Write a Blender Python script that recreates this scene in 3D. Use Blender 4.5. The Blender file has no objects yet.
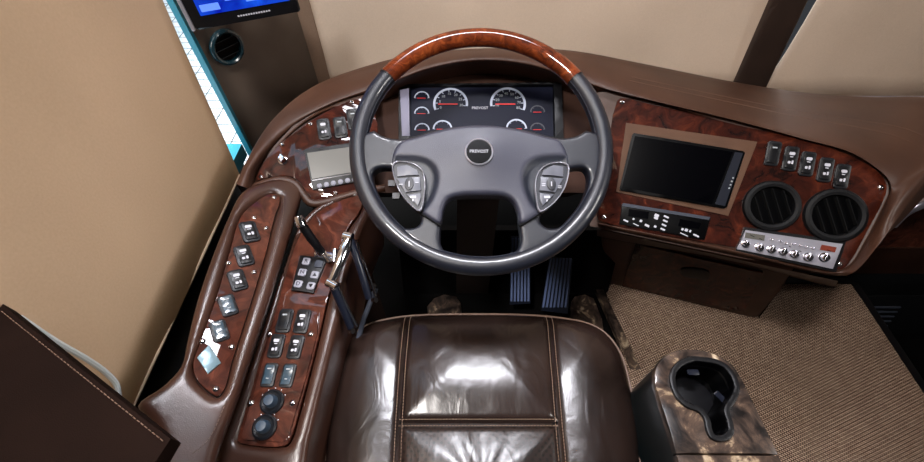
import bpy, bmesh, math, random
import numpy as np
from mathutils import Vector, Matrix
from mathutils.geometry import delaunay_2d_cdt
random.seed(4)
S = bpy.context.scene
COL = S.collection
# ------------------------------------------------------------------ survey frame
# The cab was measured from the photographer's standpoint: eye 1.27 m above the floor,
# looking 52 degrees down; sightings are turned into real points on real planes.
EYE = Vector((0, 0, 1.27)); PITCH = math.radians(52); FOC = 420.0
FW = Vector((0, math.cos(PITCH), -math.sin(PITCH))); UP = Vector((0, math.sin(PITCH), math.cos(PITCH))); RT = Vector((1, 0, 0))
def ray(px, py): return RT*((px-462)/FOC) + UP*((231-py)/FOC) + FW
def PD(px, py, d): return EYE + ray(px, py)*d
def PY(px, py, Y):
    r = ray(px, py); return EYE + r*(Y/r.y)
def PZ(px, py, z):
    r = ray(px, py); return EYE + r*(z/r.z)      # z relative to the eye
def PX(px, py, x):
    r = ray(px, py); return EYE + r*(x/r.x)

class Fr:
    def __init__(s, a, b, c, xdir=None, o=None):
        n = (b-a).cross(c-a).normalized()
        if n.dot(EYE-a) < 0: n = -n
        s.n = n; s.o = (o or a).copy()
        xd = xdir or (b-a)
        s.x = (xd - n*xd.dot(n)).normalized(); s.y = n.cross(s.x)
    def shift(s, h):
        f = Fr.__new__(Fr); f.n = s.n; f.x = s.x; f.y = s.y; f.o = s.o + s.n*h; return f
    def hit(s, px, py, h=0):
        r = ray(px, py); o = s.o + s.n*h
        return EYE + r*((o-EYE).dot(s.n)/r.dot(s.n))
    def uv(s, px, py, h=0):
        q = s.hit(px, py, h) - s.o
        return (q.dot(s.x), q.dot(s.y))
    def W(s, u, v, h=0): return s.o + s.x*u + s.y*v + s.n*h
    def poly(s, pts, h=0): return [s.uv(p[0], p[1], h) for p in pts]
# ------------------------------------------------------------------ materials
def nt(name):
    m = bpy.data.materials.new(name); m.use_nodes = True
    t = m.node_tree; return m, t, t.nodes['Principled BSDF']
def lin(c):
    return tuple(((v/255)/12.92 if v/255 <= .04045 else ((v/255+.055)/1.055)**2.4) for v in c)
def plain(name, rgb, rough=.5, metal=0, coat=0, emit=0, spec=.5, bump=0, bscale=400, trans=0, alpha=1):
    m, t, b = nt(name)
    c = (*lin(rgb), 1)
    b.inputs['Base Color'].default_value = c; b.inputs['Roughness'].default_value = rough
    b.inputs['Metallic'].default_value = metal; b.inputs['Coat Weight'].default_value = coat
    b.inputs['Specular IOR Level'].default_value = spec
    b.inputs['Transmission Weight'].default_value = trans
    b.inputs['Alpha'].default_value = alpha
    if emit:
        b.inputs['Emission Color'].default_value = c; b.inputs['Emission Strength'].default_value = emit
    if bump:
        n = t.nodes.new('ShaderNodeTexNoise'); n.inputs['Scale'].default_value = bscale; n.inputs['Detail'].default_value = 3
        tc = t.nodes.new('ShaderNodeTexCoord'); t.links.new(tc.outputs['Object'], n.inputs['Vector'])
        bp = t.nodes.new('ShaderNodeBump'); bp.inputs['Strength'].default_value = bump; bp.inputs['Distance'].default_value = .001
        t.links.new(n.outputs['Fac'], bp.inputs['Height']); t.links.new(bp.outputs['Normal'], b.inputs['Normal'])
    return m
def leather(name, c1, c2, rough=.4, coat=.2, scale=500, wrinkle=0, bstr=.35, perf=None, spec=.5):
    m, t, b = nt(name); N = t.nodes; L = t.links
    tc = N.new('ShaderNodeTexCoord')
    n1 = N.new('ShaderNodeTexNoise'); n1.inputs['Scale'].default_value = 9; n1.inputs['Detail'].default_value = 5
    L.new(tc.outputs['Object'], n1.inputs['Vector'])
    r = N.new('ShaderNodeValToRGB'); r.color_ramp.elements[0].position = .3; r.color_ramp.elements[1].position = .7
    r.color_ramp.elements[0].color = (*lin(c1), 1); r.color_ramp.elements[1].color = (*lin(c2), 1)
    L.new(n1.outputs['Fac'], r.inputs['Fac'])
    v = N.new('ShaderNodeTexVoronoi'); v.inputs['Scale'].default_value = scale; v.feature = 'DISTANCE_TO_EDGE'
    L.new(tc.outputs['Object'], v.inputs['Vector'])
    bp = N.new('ShaderNodeBump'); bp.inputs['Strength'].default_value = bstr; bp.inputs['Distance'].default_value = .0006
    L.new(v.outputs['Distance'], bp.inputs['Height'])
    last = bp.outputs['Normal']
    if wrinkle:
        w = N.new('ShaderNodeTexNoise'); w.inputs['Scale'].default_value = 22; w.inputs['Detail'].default_value = 4.5; w.inputs['Roughness'].default_value = .45
        w.inputs['Distortion'].default_value = 1.2
        mp = N.new('ShaderNodeMapping'); mp.inputs['Scale'].default_value = (1, .55, 1); mp.inputs['Rotation'].default_value = (0, 0, .5)
        L.new(tc.outputs['Object'], mp.inputs['Vector']); L.new(mp.outputs['Vector'], w.inputs['Vector'])
        b2 = N.new('ShaderNodeBump'); b2.inputs['Strength'].default_value = wrinkle; b2.inputs['Distance'].default_value = .006
        L.new(w.outputs['Fac'], b2.inputs['Height']); L.new(last, b2.inputs['Normal']); last = b2.outputs['Normal']
    col = r.outputs['Color']
    if perf:
        vm = N.new('ShaderNodeVectorMath'); vm.operation = 'SCALE'; vm.inputs['Scale'].default_value = 1/perf
        mp = N.new('ShaderNodeMapping'); mp.inputs['Rotation'].default_value = (0, 0, math.pi/4)
        L.new(tc.outputs['Object'], mp.inputs['Vector']); L.new(mp.outputs['Vector'], vm.inputs[0])
        fr = N.new('ShaderNodeVectorMath'); fr.operation = 'FRACTION'; L.new(vm.outputs[0], fr.inputs[0])
        sb = N.new('ShaderNodeVectorMath'); sb.operation = 'SUBTRACT'; sb.inputs[1].default_value = (.5, .5, 0); L.new(fr.outputs[0], sb.inputs[0])
        ml = N.new('ShaderNodeVectorMath'); ml.operation = 'MULTIPLY'; ml.inputs[1].default_value = (1, 1, 0); L.new(sb.outputs[0], ml.inputs[0])
        ln = N.new('ShaderNodeVectorMath'); ln.operation = 'LENGTH'; L.new(ml.outputs[0], ln.inputs[0])
        lt = N.new('ShaderNodeMath'); lt.operation = 'LESS_THAN'; lt.inputs[1].default_value = .27; L.new(ln.outputs['Value'], lt.inputs[0])
        mx = N.new('ShaderNodeMix'); mx.data_type = 'RGBA'; L.new(lt.outputs[0], mx.inputs['Factor']); L.new(col, mx.inputs['A'])
        mx.inputs['B'].default_value = (.004, .003, .002, 1); col = mx.outputs['Result']
    L.new(col, b.inputs['Base Color']); L.new(last, b.inputs['Normal'])
    b.inputs['Roughness'].default_value = rough; b.inputs['Specular IOR Level'].default_value = spec; b.inputs['Coat Weight'].default_value = coat; b.inputs['Coat Roughness'].default_value = .2
    return m
def burl(name, dark, mid, light, scale=14, coat=1.0):
    m, t, b = nt(name); N = t.nodes; L = t.links
    tc = N.new('ShaderNodeTexCoord')
    n0 = N.new('ShaderNodeTexNoise'); n0.inputs['Scale'].default_value = scale*.6; n0.inputs['Detail'].default_value = 3
    L.new(tc.outputs['Object'], n0.inputs['Vector'])
    ad = N.new('ShaderNodeVectorMath'); ad.operation = 'MULTIPLY_ADD'; ad.inputs[1].default_value = (.22, .22, .22)
    L.new(n0.outputs['Color'], ad.inputs[0]); L.new(tc.outputs['Object'], ad.inputs[2])
    n1 = N.new('ShaderNodeTexNoise'); n1.inputs['Scale'].default_value = scale; n1.inputs['Detail'].default_value = 8; n1.inputs['Roughness'].default_value = .65
    n1.inputs['Distortion'].default_value = 1.5
    L.new(ad.outputs[0], n1.inputs['Vector'])
    r = N.new('ShaderNodeValToRGB'); e = r.color_ramp.elements
    e[0].position = .33; e[0].color = (*lin(dark), 1); e[1].position = .72; e[1].color = (*lin(light), 1)
    x = e.new(.53); x.color = (*lin(mid), 1)
    L.new(n1.outputs['Fac'], r.inputs['Fac']); L.new(r.outputs['Color'], b.inputs['Base Color'])
    b.inputs['Roughness'].default_value = .5; b.inputs['Specular IOR Level'].default_value = .05; b.inputs['Coat Weight'].default_value = coat*.75; b.inputs['Coat Roughness'].default_value = .03
    return m
def fabric(name, rgb, rgb2, scale=900, trans=.0, rough=.9):
    m, t, b = nt(name); N = t.nodes; L = t.links
    tc = N.new('ShaderNodeTexCoord')
    n1 = N.new('ShaderNodeTexNoise'); n1.inputs['Scale'].default_value = 2.2; n1.inputs['Detail'].default_value = 4
    n2 = N.new('ShaderNodeTexNoise'); n2.inputs['Scale'].default_value = scale*.3; n2.inputs['Detail'].default_value = 2
    L.new(tc.outputs['Object'], n1.inputs['Vector']); L.new(tc.outputs['Object'], n2.inputs['Vector'])
    a = N.new('ShaderNodeMath'); a.operation = 'MULTIPLY_ADD'; a.inputs[1].default_value = .35; L.new(n2.outputs['Fac'], a.inputs[0]); L.new(n1.outputs['Fac'], a.inputs[2])
    r = N.new('ShaderNodeValToRGB'); r.color_ramp.elements[0].position = .45; r.color_ramp.elements[1].position = .9
    r.color_ramp.elements[0].color = (*lin(rgb), 1); r.color_ramp.elements[1].color = (*lin(rgb2), 1)
    L.new(a.outputs[0], r.inputs['Fac']); L.new(r.outputs['Color'], b.inputs['Base Color'])
    b.inputs['Roughness'].default_value = rough; b.inputs['Specular IOR Level'].default_value = .15
    bp = N.new('ShaderNodeBump'); bp.inputs['Strength'].default_value = .25; bp.inputs['Distance'].default_value = .001
    L.new(n2.outputs['Fac'], bp.inputs['Height']); L.new(bp.outputs['Normal'], b.inputs['Normal'])
    tl = N.new('ShaderNodeBsdfTranslucent'); L.new(r.outputs['Color'], tl.inputs['Color']); ms = N.new('ShaderNodeMixShader'); ms.inputs[0].default_value = .35
    L.new(b.outputs[0], ms.inputs[1]); L.new(tl.outputs[0], ms.inputs[2]); L.new(ms.outputs[0], N['Material Output'].inputs['Surface'])
    return m
def carpet_mat():
    m, t, b = nt('woven_carpet'); N = t.nodes; L = t.links
    tc = N.new('ShaderNodeTexCoord')
    mp = N.new('ShaderNodeMapping'); mp.inputs['Scale'].default_value = (1, 1, 1); mp.inputs['Rotation'].default_value = (0, 0, math.radians(28))
    L.new(tc.outputs['Object'], mp.inputs['Vector'])
    br = N.new('ShaderNodeTexBrick'); br.inputs['Scale'].default_value = 75
    br.inputs['Mortar Size'].default_value = .09; br.inputs['Brick Width'].default_value = .75; br.inputs['Row Height'].default_value = .42
    br.inputs['Color1'].default_value = (*lin((228, 198, 172)), 1); br.inputs['Color2'].default_value = (*lin((190, 160, 138)), 1)
    br.inputs['Mortar'].default_value = (*lin((80, 60, 50)), 1)
    L.new(mp.outputs['Vector'], br.inputs['Vector'])
    n = N.new('ShaderNodeTexNoise'); n.inputs['Scale'].default_value = 5; L.new(tc.outputs['Object'], n.inputs['Vector'])
    mx = N.new('ShaderNodeMix'); mx.data_type = 'RGBA'; mx.blend_type = 'MULTIPLY'; mx.inputs['Factor'].default_value = .4
    L.new(br.outputs['Color'], mx.inputs['A']); L.new(n.outputs['Fac'], mx.inputs['B']); L.new(mx.outputs['Result'], b.inputs['Base Color'])
    bp = N.new('ShaderNodeBump'); bp.inputs['Strength'].default_value = .8; bp.inputs['Distance'].default_value = .003
    L.new(br.outputs['Fac'], bp.inputs['Height']); bp.invert = True; L.new(bp.outputs['Normal'], b.inputs['Normal'])
    b.inputs['Roughness'].default_value = .95; b.inputs['Specular IOR Level'].default_value = .1
    return m
def marble_mat():
    m, t, b = nt('brown_marble'); N = t.nodes; L = t.links
    tc = N.new('ShaderNodeTexCoord')
    mp = N.new('ShaderNodeMapping'); mp.inputs['Rotation'].default_value = (0, 0, .7); mp.inputs['Scale'].default_value = (1, .75, 1)
    L.new(tc.outputs['Object'], mp.inputs['Vector'])
    n = N.new('ShaderNodeTexNoise'); n.inputs['Scale'].default_value = 30; n.inputs['Detail'].default_value = 9; n.inputs['Roughness'].default_value = .65; n.inputs['Distortion'].default_value = .7
    L.new(mp.outputs['Vector'], n.inputs['Vector'])
    r = N.new('ShaderNodeValToRGB'); e = r.color_ramp.elements
    e[0].position = .38; e[0].color = (*lin((18, 14, 13)), 1); e[1].position = .76; e[1].color = (*lin((220, 204, 180)), 1)
    for p, c in ((.47, (52, 42, 37)), (.57, (84, 68, 58)), (.62, (150, 130, 106))): x = e.new(p); x.color = (*lin(c), 1)
    L.new(n.outputs['Fac'], r.inputs['Fac']); L.new(r.outputs['Color'], b.inputs['Base Color'])
    b.inputs['Roughness'].default_value = .3; b.inputs['Coat Weight'].default_value = .5
    return m
def screen_mat():
    m, t, b = nt('blue_screen_image'); N = t.nodes; L = t.links
    tc = N.new('ShaderNodeTexCoord')
    n = N.new('ShaderNodeTexNoise'); n.inputs['Scale'].default_value = 14; n.inputs['Detail'].default_value = 5; n.inputs['Distortion'].default_value = 1
    L.new(tc.outputs['Object'], n.inputs['Vector'])
    r = N.new('ShaderNodeValToRGB'); e = r.color_ramp.elements
    e[0].position = .35; e[0].color = (0, .01, .4, 1); e[1].position = .7; e[1].color = (.01, .12, .95, 1)
    L.new(n.outputs['Fac'], r.inputs['Fac']); L.new(r.outputs['Color'], b.inputs['Emission Color'])
    b.inputs['Emission Strength'].default_value = 1.0; b.inputs['Base Color'].default_value = (0, 0, 0, 1); b.inputs['Roughness'].default_value = .3
    return m
def paving_mat():
    m, t, b = nt('white_paving'); N = t.nodes; L = t.links
    tc = N.new('ShaderNodeTexCoord')
    br = N.new('ShaderNodeTexBrick'); br.inputs['Scale'].default_value = 2.2; br.inputs['Mortar Size'].default_value = .012; br.offset = 0
    br.inputs['Color1'].default_value = (.85, .9, .95, 1); br.inputs['Color2'].default_value = (.75, .85, .95, 1); br.inputs['Mortar'].default_value = (.03, .04, .05, 1)
    L.new(tc.outputs['Object'], br.inputs['Vector']); L.new(br.outputs['Color'], b.inputs['Base Color']); b.inputs['Roughness'].default_value = .9
    return m

M = {}
M['dash'] = leather('dash_leather', (58, 36, 26), (76, 49, 36), .46, 0, 420, spec=.4)
M['console'] = leather('console_leather', (46, 27, 20), (66, 41, 31), .3, .18, 420, spec=.45)
M['recess'] = leather('recess_leather', (50, 30, 22), (62, 39, 29), .7, 0, 420, spec=.2)
M['seat'] = leather('seat_leather', (25, 17, 14), (40, 28, 24), .27, .15, 330, wrinkle=.34, bstr=.12)
M['seatperf'] = leather('perforated_leather', (30, 21, 18), (45, 32, 28), .3, .12, 330, wrinkle=.4, bstr=.12, perf=.0085)
M['darklea'] = leather('dark_side_leather', (20, 11, 8), (27, 16, 12), .8, 0, 500, spec=.05)
M['pillar'] = leather('grey_brown_vinyl', (78, 65, 56), (92, 79, 69), .5, .05, 500)
M['pillar2'] = leather('pillar_vinyl', (44, 31, 25), (56, 40, 32), .55, 0, 500)
M['wood'] = burl('burl_wood', (22, 7, 5), (58, 22, 13), (94, 42, 25))
M['woodside'] = burl('burl_wood_side', (36, 15, 10), (74, 37, 26), (106, 58, 42), 14)
M['wooddark'] = burl('burl_wood_dark', (26, 9, 6), (58, 22, 13), (88, 38, 22), 12, .7)
M['woodrim'] = burl('rim_wood', (44, 15, 6), (104, 44, 18), (148, 74, 34), 22)
M['blind'] = fabric('blind_fabric', (200, 186, 172), (218, 204, 190))
M['shade'] = fabric('side_shade_fabric', (190, 168, 144), (206, 184, 160))
M['wheel'] = plain('wheel_leather', (19, 22, 32), .42, coat=.4, bump=.25, bscale=700)
M['hub'] = plain('hub_vinyl', (48, 49, 60), .42, bump=.35, bscale=900)
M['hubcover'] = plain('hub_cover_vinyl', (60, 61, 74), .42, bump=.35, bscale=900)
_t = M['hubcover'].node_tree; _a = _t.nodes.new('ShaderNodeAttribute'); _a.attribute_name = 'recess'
_m = _t.nodes.new('ShaderNodeMix'); _m.data_type = 'RGBA'; _m.inputs['A'].default_value = (*lin((52, 53, 66)), 1); _m.inputs['B'].default_value = (*lin((26, 30, 40)), 1)  # darker recess finish, with shading around the pads put into the colour
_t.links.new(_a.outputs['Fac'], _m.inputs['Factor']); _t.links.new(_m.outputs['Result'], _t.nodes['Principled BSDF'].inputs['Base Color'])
M['hubdark'] = plain('hub_recess_vinyl', (34, 36, 44), .45, bump=.2, bscale=900)
M['black'] = plain('black_plastic', (11, 11, 14), .42, spec=.3)
M['gloss'] = plain('gloss_black', (3, 3, 4), .3, spec=.1)
M['matte'] = plain('matte_black', (5, 5, 6), .8, spec=.2)
M['bezel'] = plain('switch_bezel', (20, 21, 25), .4, spec=.3)
M['rocker'] = plain('rocker_black', (12, 12, 15), .35, spec=.3)
M['bluerock'] = plain('rocker_blue_grey', (48, 66, 78), .25, coat=.5)
M['legend'] = plain('legend_white', (185, 185, 195), .5, emit=.05)
M['legendgrey'] = plain('legend_grey', (150, 155, 160), .5, emit=.1)
M['chrome'] = plain('chrome', (225, 225, 232), .12, metal=1)
M['satin'] = plain('satin_steel', (205, 203, 215), .3, metal=.7)
M['btn'] = plain('button_grey', (88, 90, 100), .4)
M['face'] = plain('gauge_face', (16, 19, 36), .5, spec=.15)
M['lilac'] = plain('cluster_side', (120, 118, 138), .5)
M['red'] = plain('needle_red', (210, 40, 36), .5, emit=.5)
M['lcd'] = plain('grey_lcd', (92, 90, 84), .3, coat=.3)
M['darklcd'] = plain('dark_lcd', (2, 2, 4), .2, spec=.08)
M['amber'] = plain('amber_display', (110, 40, 20), .4)
M['pedal'] = plain('pedal_rubber', (92, 108, 148), .5)
M['teal'] = plain('teal_frame', (40, 128, 152), .35, coat=.5)
M['navy'] = plain('navy_plastic', (18, 22, 34), .3, coat=.4)
M['matblack'] = plain('vent_black', (14, 14, 16), .6, spec=.2)
M['pale'] = plain('pale_rail', (215, 222, 222), .4)
M['bandfab'] = fabric('band_fabric', (142, 120, 104), (158, 136, 118))
M['ventring'] = plain('teal_black_ring', (20, 44, 52), .25, coat=.5)
M['thread'] = plain('thread_tan', (128, 106, 90), .8)
M['dashthread'] = plain('thread_brown', (104, 80, 66), .8)
M['piping'] = plain('piping_tan', (104, 80, 66), .5)
M['carpet'] = carpet_mat(); M['marble'] = marble_mat(); M['screen'] = screen_mat(); M['paving'] = paving_mat()
M['diamond'] = plain('diamond_blue_grey', (110, 135, 146), .3, metal=.3)
M['knobblue'] = plain('knob_blue', (44, 60, 76), .35)
M['padrim'] = plain('pad_rim', (150, 150, 160), .38, metal=.6)
M['key'] = plain('key_grey', (140, 140, 152), .4)
M['slot'] = plain('slot_grey', (58, 62, 72), .5, spec=.2)
M['wall'] = plain('dark_wall', (30, 22, 19), .8)
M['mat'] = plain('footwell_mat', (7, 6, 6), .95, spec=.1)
M['columnbrown'] = plain('column_brown', (44, 34, 30), .7, spec=.2)
M['cupside'] = plain('cup_side_teal', (16, 24, 26), .3, coat=.4)
M['tabframe'] = leather('tablet_surround', (78, 54, 40), (94, 67, 50), .6, 0, 420, spec=.2)
M['glass'] = plain('window_glass', (200, 225, 235), .02, alpha=.12)
# ------------------------------------------------------------------ geometry helpers
def link(o, parent=None):
    COL.objects.link(o)
    if parent is not None:
        o.parent = parent
    return o
WL = {}
def mk(name, V, F, mat, parent=None, smooth=True, ang=35, mats=None):
    """one mesh object; V are world points"""
    me = bpy.data.meshes.new(name)
    V = [Vector(v) for v in V]
    if parent is None:
        lo = Vector([min(v[i] for v in V) for i in range(3)]); hi = Vector([max(v[i] for v in V) for i in range(3)])
        org = Vector(((lo.x+hi.x)/2, (lo.y+hi.y)/2, lo.z))
    else: org = WL[parent.name]
    me.from_pydata([v-org for v in V], [], F)
    bm = bmesh.new(); bm.from_mesh(me)
    bmesh.ops.remove_doubles(bm, verts=bm.verts, dist=1e-6)
    bmesh.ops.recalc_face_normals(bm, faces=bm.faces); bm.to_mesh(me); bm.free()
    me.materials.append(M[mat])
    if smooth:
        me.shade_smooth(); me.set_sharp_from_angle(angle=math.radians(ang))
    o = bpy.data.objects.new(name, me); link(o, parent)
    if parent is None: o.location = org
    WL[o.name] = org.copy()
    return o
def empty(name, loc, label, cat, group=None):
    o = bpy.data.objects.new(name, None); link(o); o.location = loc; o.empty_display_size = .03
    WL[o.name] = Vector(loc); o['label'] = label; o['category'] = cat
    if group: o['group'] = group
    return o
def tag(o, label, cat, group=None, kind=None):
    o['label'] = label; o['category'] = cat
    if group: o['group'] = group
    if kind: o['kind'] = kind
    return o
def struct(o, label, cat): o['kind'] = 'structure'; o['label'] = label; o['category'] = cat; return o
class MB:
    def __init__(s): s.V = []; s.F = []
    def add(s, V, F):
        k = len(s.V); s.V += [Vector(v) for v in V]; s.F += [tuple(i+k for i in f) for f in F]; return s
    def out(s, name, mat, parent=None, **k): return mk(name, s.V, s.F, mat, parent, **k)
def cat_rom(P, closed=False, n=6):
    P = [np.array(p, float) for p in P]; out = []; N = len(P)
    segs = N if closed else N-1
    for i in range(segs):
        if closed: p0, p1, p2, p3 = P[(i-1) % N], P[i], P[(i+1) % N], P[(i+2) % N]
        else:
            p1, p2 = P[i], P[i+1]; p0 = P[i-1] if i > 0 else 2*p1-p2; p3 = P[i+2] if i+2 < N else 2*p2-p1
        t0 = 0; t1 = t0+max(np.linalg.norm(p1-p0), 1e-9)**.5; t2 = t1+max(np.linalg.norm(p2-p1), 1e-9)**.5; t3 = t2+max(np.linalg.norm(p3-p2), 1e-9)**.5
        for k in range(n):
            t = t1+(t2-t1)*k/n
            A1 = (t1-t)/(t1-t0)*p0+(t-t0)/(t1-t0)*p1; A2 = (t2-t)/(t2-t1)*p1+(t-t1)/(t2-t1)*p2; A3 = (t3-t)/(t3-t2)*p2+(t-t2)/(t3-t2)*p3
            B1 = (t2-t)/(t2-t0)*A1+(t-t0)/(t2-t0)*A2; B2 = (t3-t)/(t3-t1)*A2+(t-t1)/(t3-t1)*A3
            out.append((t2-t)/(t2-t1)*B1+(t-t1)/(t2-t1)*B2)
    if not closed: out.append(P[-1])
    return out
def sm(P, n=6): return [tuple(p) for p in cat_rom(P, True, n)]
def resample(L, step):
    L = np.array(L, float); out = []
    for i in range(len(L)):
        a, b = L[i], L[(i+1) % len(L)]; d = np.linalg.norm(b-a)
        if d < 1e-7: continue
        k = max(1, int(math.ceil(d/step)))
        for j in range(k): out.append(a+(b-a)*j/k)
    return np.array(out)
def inside(P, L):
    x, y = P[:, 0], P[:, 1]; r = np.zeros(len(P), bool)
    for i in range(len(L)):
        x1, y1 = L[i]; x2, y2 = L[i-1]
        if y1 == y2: continue
        c = ((y1 > y) != (y2 > y)) & (x < (x2-x1)*(y-y1)/(y2-y1)+x1); r ^= c
    return r
def dist(P, loops):
    D = np.full(len(P), 1e9)
    for L in loops:
        for i in range(len(L)):
            a = L[i]; b = L[(i+1) % len(L)]; ab = b-a; l2 = max(ab@ab, 1e-14)
            t = np.clip(((P-a)@ab)/l2, 0, 1); q = a+t[:, None]*ab
            D = np.minimum(D, np.hypot(*(P-q).T))
    return D
def pill(fr, loops, thick=.01, er=.003, res=.01, hf=None, base=0, edge_drop=None, walls=True):
    """plate with rounded upper edges; loops: outer, then holes (metres in the frame)"""
    LL = [resample(L, res) for L in loops]; ed = er if edge_drop is None else edge_drop
    pts = []; edges = []
    for L in LL:
        k = len(pts); pts += [tuple(p) for p in L]; edges += [(k+i, k+(i+1) % len(L)) for i in range(len(L))]
    nb = len(pts); extra = []
    fr_ = [.12, .35, .65, 1.0] if er > .006 else ([.3, 1.0] if er > .0008 else [])
    for q in fr_:
        for li, L in enumerate(LL):
            t = np.roll(L, -1, 0)-np.roll(L, 1, 0); t /= np.maximum(np.hypot(*t.T), 1e-9)[:, None]
            nn = np.c_[-t[:, 1], t[:, 0]]
            area = .5*np.sum(L[:, 0]*np.roll(L[:, 1], -1)-np.roll(L[:, 0], -1)*L[:, 1])
            if (area < 0) != (li > 0): nn = -nn
            C = L+nn*er*q; dd = dist(C, LL); C = C[dd > .93*er*q]
            extra += [tuple(c) for c in C]
    O = LL[0]; lo = O.min(0); hi = O.max(0)
    if hf is not None or er > .006:
        g = []
        nx = int((hi[0]-lo[0])/res)+1; ny = int((hi[1]-lo[1])/(res*.866))+1
        for j in range(ny+1):
            for i in range(nx+1): g.append((lo[0]+(i+.5*(j % 2))*res, lo[1]+j*res*.866))
        g = np.array(g); g = g[inside(g, O)]
        if len(g):
            g = g[dist(g, LL) > max(er*1.15, res*.5)]; extra += [tuple(c) for c in g]
    if extra:
        E = np.array(extra); k = inside(E, O)
        for L in LL[1:]: k &= ~inside(E, L)
        E = E[k]
        # thin points that fall nearly on top of each other
        seen = set(); keep = []
        for p in E:
            c = (round(p[0]/(res*.2)), round(p[1]/(res*.2)))
            if c in seen: continue
            seen.add(c); keep.append(tuple(p))
        pts += keep
    r = delaunay_2d_cdt([Vector(p) for p in pts], edges, [], 0, 1e-7)
    V2 = np.array([tuple(v) for v in r[0]]); F = [tuple(f) for f in r[2]]
    cen = np.array([V2[list(f)].mean(0) for f in F]); k = inside(cen, O)
    for L in LL[1:]: k &= ~inside(cen, L)
    F = [f for f, q in zip(F, k) if q]
    D = dist(V2, LL)
    if er > 0:
        q = np.clip(D/er, 0, 1); Z = -ed*(1-np.sqrt(np.clip(1-(1-q)**2, 0, 1)))
    else: Z = np.zeros(len(V2))
    if hf is not None: Z = Z+np.array([hf(p[0], p[1]) for p in V2])
    Z = Z+thick+base
    V = [fr.W(p[0], p[1], z) for p, z in zip(V2, Z)]
    if walls:
        cnt = {}
        for f in F:
            for i in range(3):
                a, b = f[i], f[(i+1) % 3]; cnt[(a, b)] = cnt.get((a, b), 0)+1
        m = {}; W = []
        for (a, b) in list(cnt):
            if (b, a) in cnt: continue
            for v in (a, b):
                if v not in m:
                    m[v] = len(V); p = V2[v]; V.append(fr.W(p[0], p[1], base if hf is None else min(base, Z[v])))
            W.append((b, a, m[a], m[b]))
        F = F+W
    return V, F
def plate(name, fr, loops, mat, parent=None, **k):
    kw = {q: k.pop(q) for q in ('ang',) if q in k}
    V, F = pill(fr, loops, **k); return mk(name, V, F, mat, parent, **kw)
def rrect(cx, cy, w, h, r, a=0, n=4):
    out = []
    for sx, sy, s in ((1, 1, 0), (-1, 1, 90), (-1, -1, 180), (1, -1, 270)):
        for i in range(n+1):
            t = math.radians(s+90*i/n); out.append((sx*(w/2-r)+r*math.cos(t), sy*(h/2-r)+r*math.sin(t)))
    c, s = math.cos(a), math.sin(a)
    return [(cx+x*c-y*s, cy+x*s+y*c) for x, y in out]
def circ(cx, cy, r, n=24, ry=None, a=0):
    ry = ry or r
    o = []
    for i in range(n):
        t = 2*math.pi*i/n; x, y = r*math.cos(t), ry*math.sin(t); o.append((cx+x*math.cos(a)-y*math.sin(a), cy+x*math.sin(a)+y*math.cos(a)))
    return o
def tube(P, R, n=10, closed=False, caps=True):
    P = [Vector(p) for p in P]; N = len(P)
    if not hasattr(R, '__len__'): R = [R]*N
    V = []; F = []; prev = None
    for i in range(N):
        if closed: t = (P[(i+1) % N]-P[i-1])
        else: t = P[min(i+1, N-1)]-P[max(i-1, 0)]
        t.normalize()
        if prev is None:
            a = Vector((0, 0, 1)) if abs(t.z) < .9 else Vector((1, 0, 0)); u = t.cross(a).normalized()
        else: u = (prev-t*prev.dot(t)).normalized()
        prev = u; w = t.cross(u)
        for k in range(n):
            q = 2*math.pi*k/n; V.append(P[i]+(u*math.cos(q)+w*math.sin(q))*R[i])
    for i in range(N if closed else N-1):
        j = (i+1) % N
        for k in range(n): F.append((i*n+k, i*n+(k+1) % n, j*n+(k+1) % n, j*n+k))
    if caps and not closed: F.append(tuple(range(n-1, -1, -1))); F.append(tuple((N-1)*n+k for k in range(n)))
    return V, F
def lathe(fr, cu, cv, prof, n=24):
    """prof: list of (r, h)"""
    V = []; F = []
    for r, h in prof:
        for k in range(n):
            q = 2*math.pi*k/n; V.append(fr.W(cu+r*math.cos(q), cv+r*math.sin(q), h))
    for i in range(len(prof)-1):
        for k in range(n): F.append((i*n+k, i*n+(k+1) % n, (i+1)*n+(k+1) % n, (i+1)*n+k))
    F.append(tuple(range(n-1, -1, -1))); F.append(tuple((len(prof)-1)*n+k for k in range(n)))
    return V, F
def box(c, x, y, z):
    """centre and half-vectors"""
    V = [c+x*i+y*j+z*k for i in (-1, 1) for j in (-1, 1) for k in (-1, 1)]
    return V, [(0, 1, 3, 2), (4, 6, 7, 5), (0, 4, 5, 1), (2, 3, 7, 6), (0, 2, 6, 4), (1, 5, 7, 3)]
def grid(G):
    n = len(G[0]); V = [p for r in G for p in r]
    return V, [(i*n+j, i*n+j+1, (i+1)*n+j+1, (i+1)*n+j) for i in range(len(G)-1) for j in range(n-1)]
def text(s, fr, u, v, size, mat, parent, h=.0006, ang=0, name='lettering', sx=1, ext=.0002):
    c = bpy.data.curves.new('t', 'FONT'); c.body = s; c.size = size; c.align_x = 'CENTER'; c.align_y = 'CENTER'; c.extrude = ext; c.resolution_u = 2
    o = bpy.data.objects.new('t', c); COL.objects.link(o); bpy.context.view_layer.update()
    dg = bpy.context.evaluated_depsgraph_get(); me = o.evaluated_get(dg).to_mesh()
    V = []
    ca, sa = math.cos(ang), math.sin(ang)
    for q in me.vertices:
        x, y, z = q.co; x *= sx; V.append(fr.W(u+x*ca-y*sa, v+x*sa+y*ca, h+z))
    F = [tuple(p.vertices) for p in me.polygons]
    o.evaluated_get(dg).to_mesh_clear(); bpy.data.objects.remove(o); bpy.data.curves.remove(c)
    return mk(name, V, F, mat, parent, smooth=False)
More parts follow.
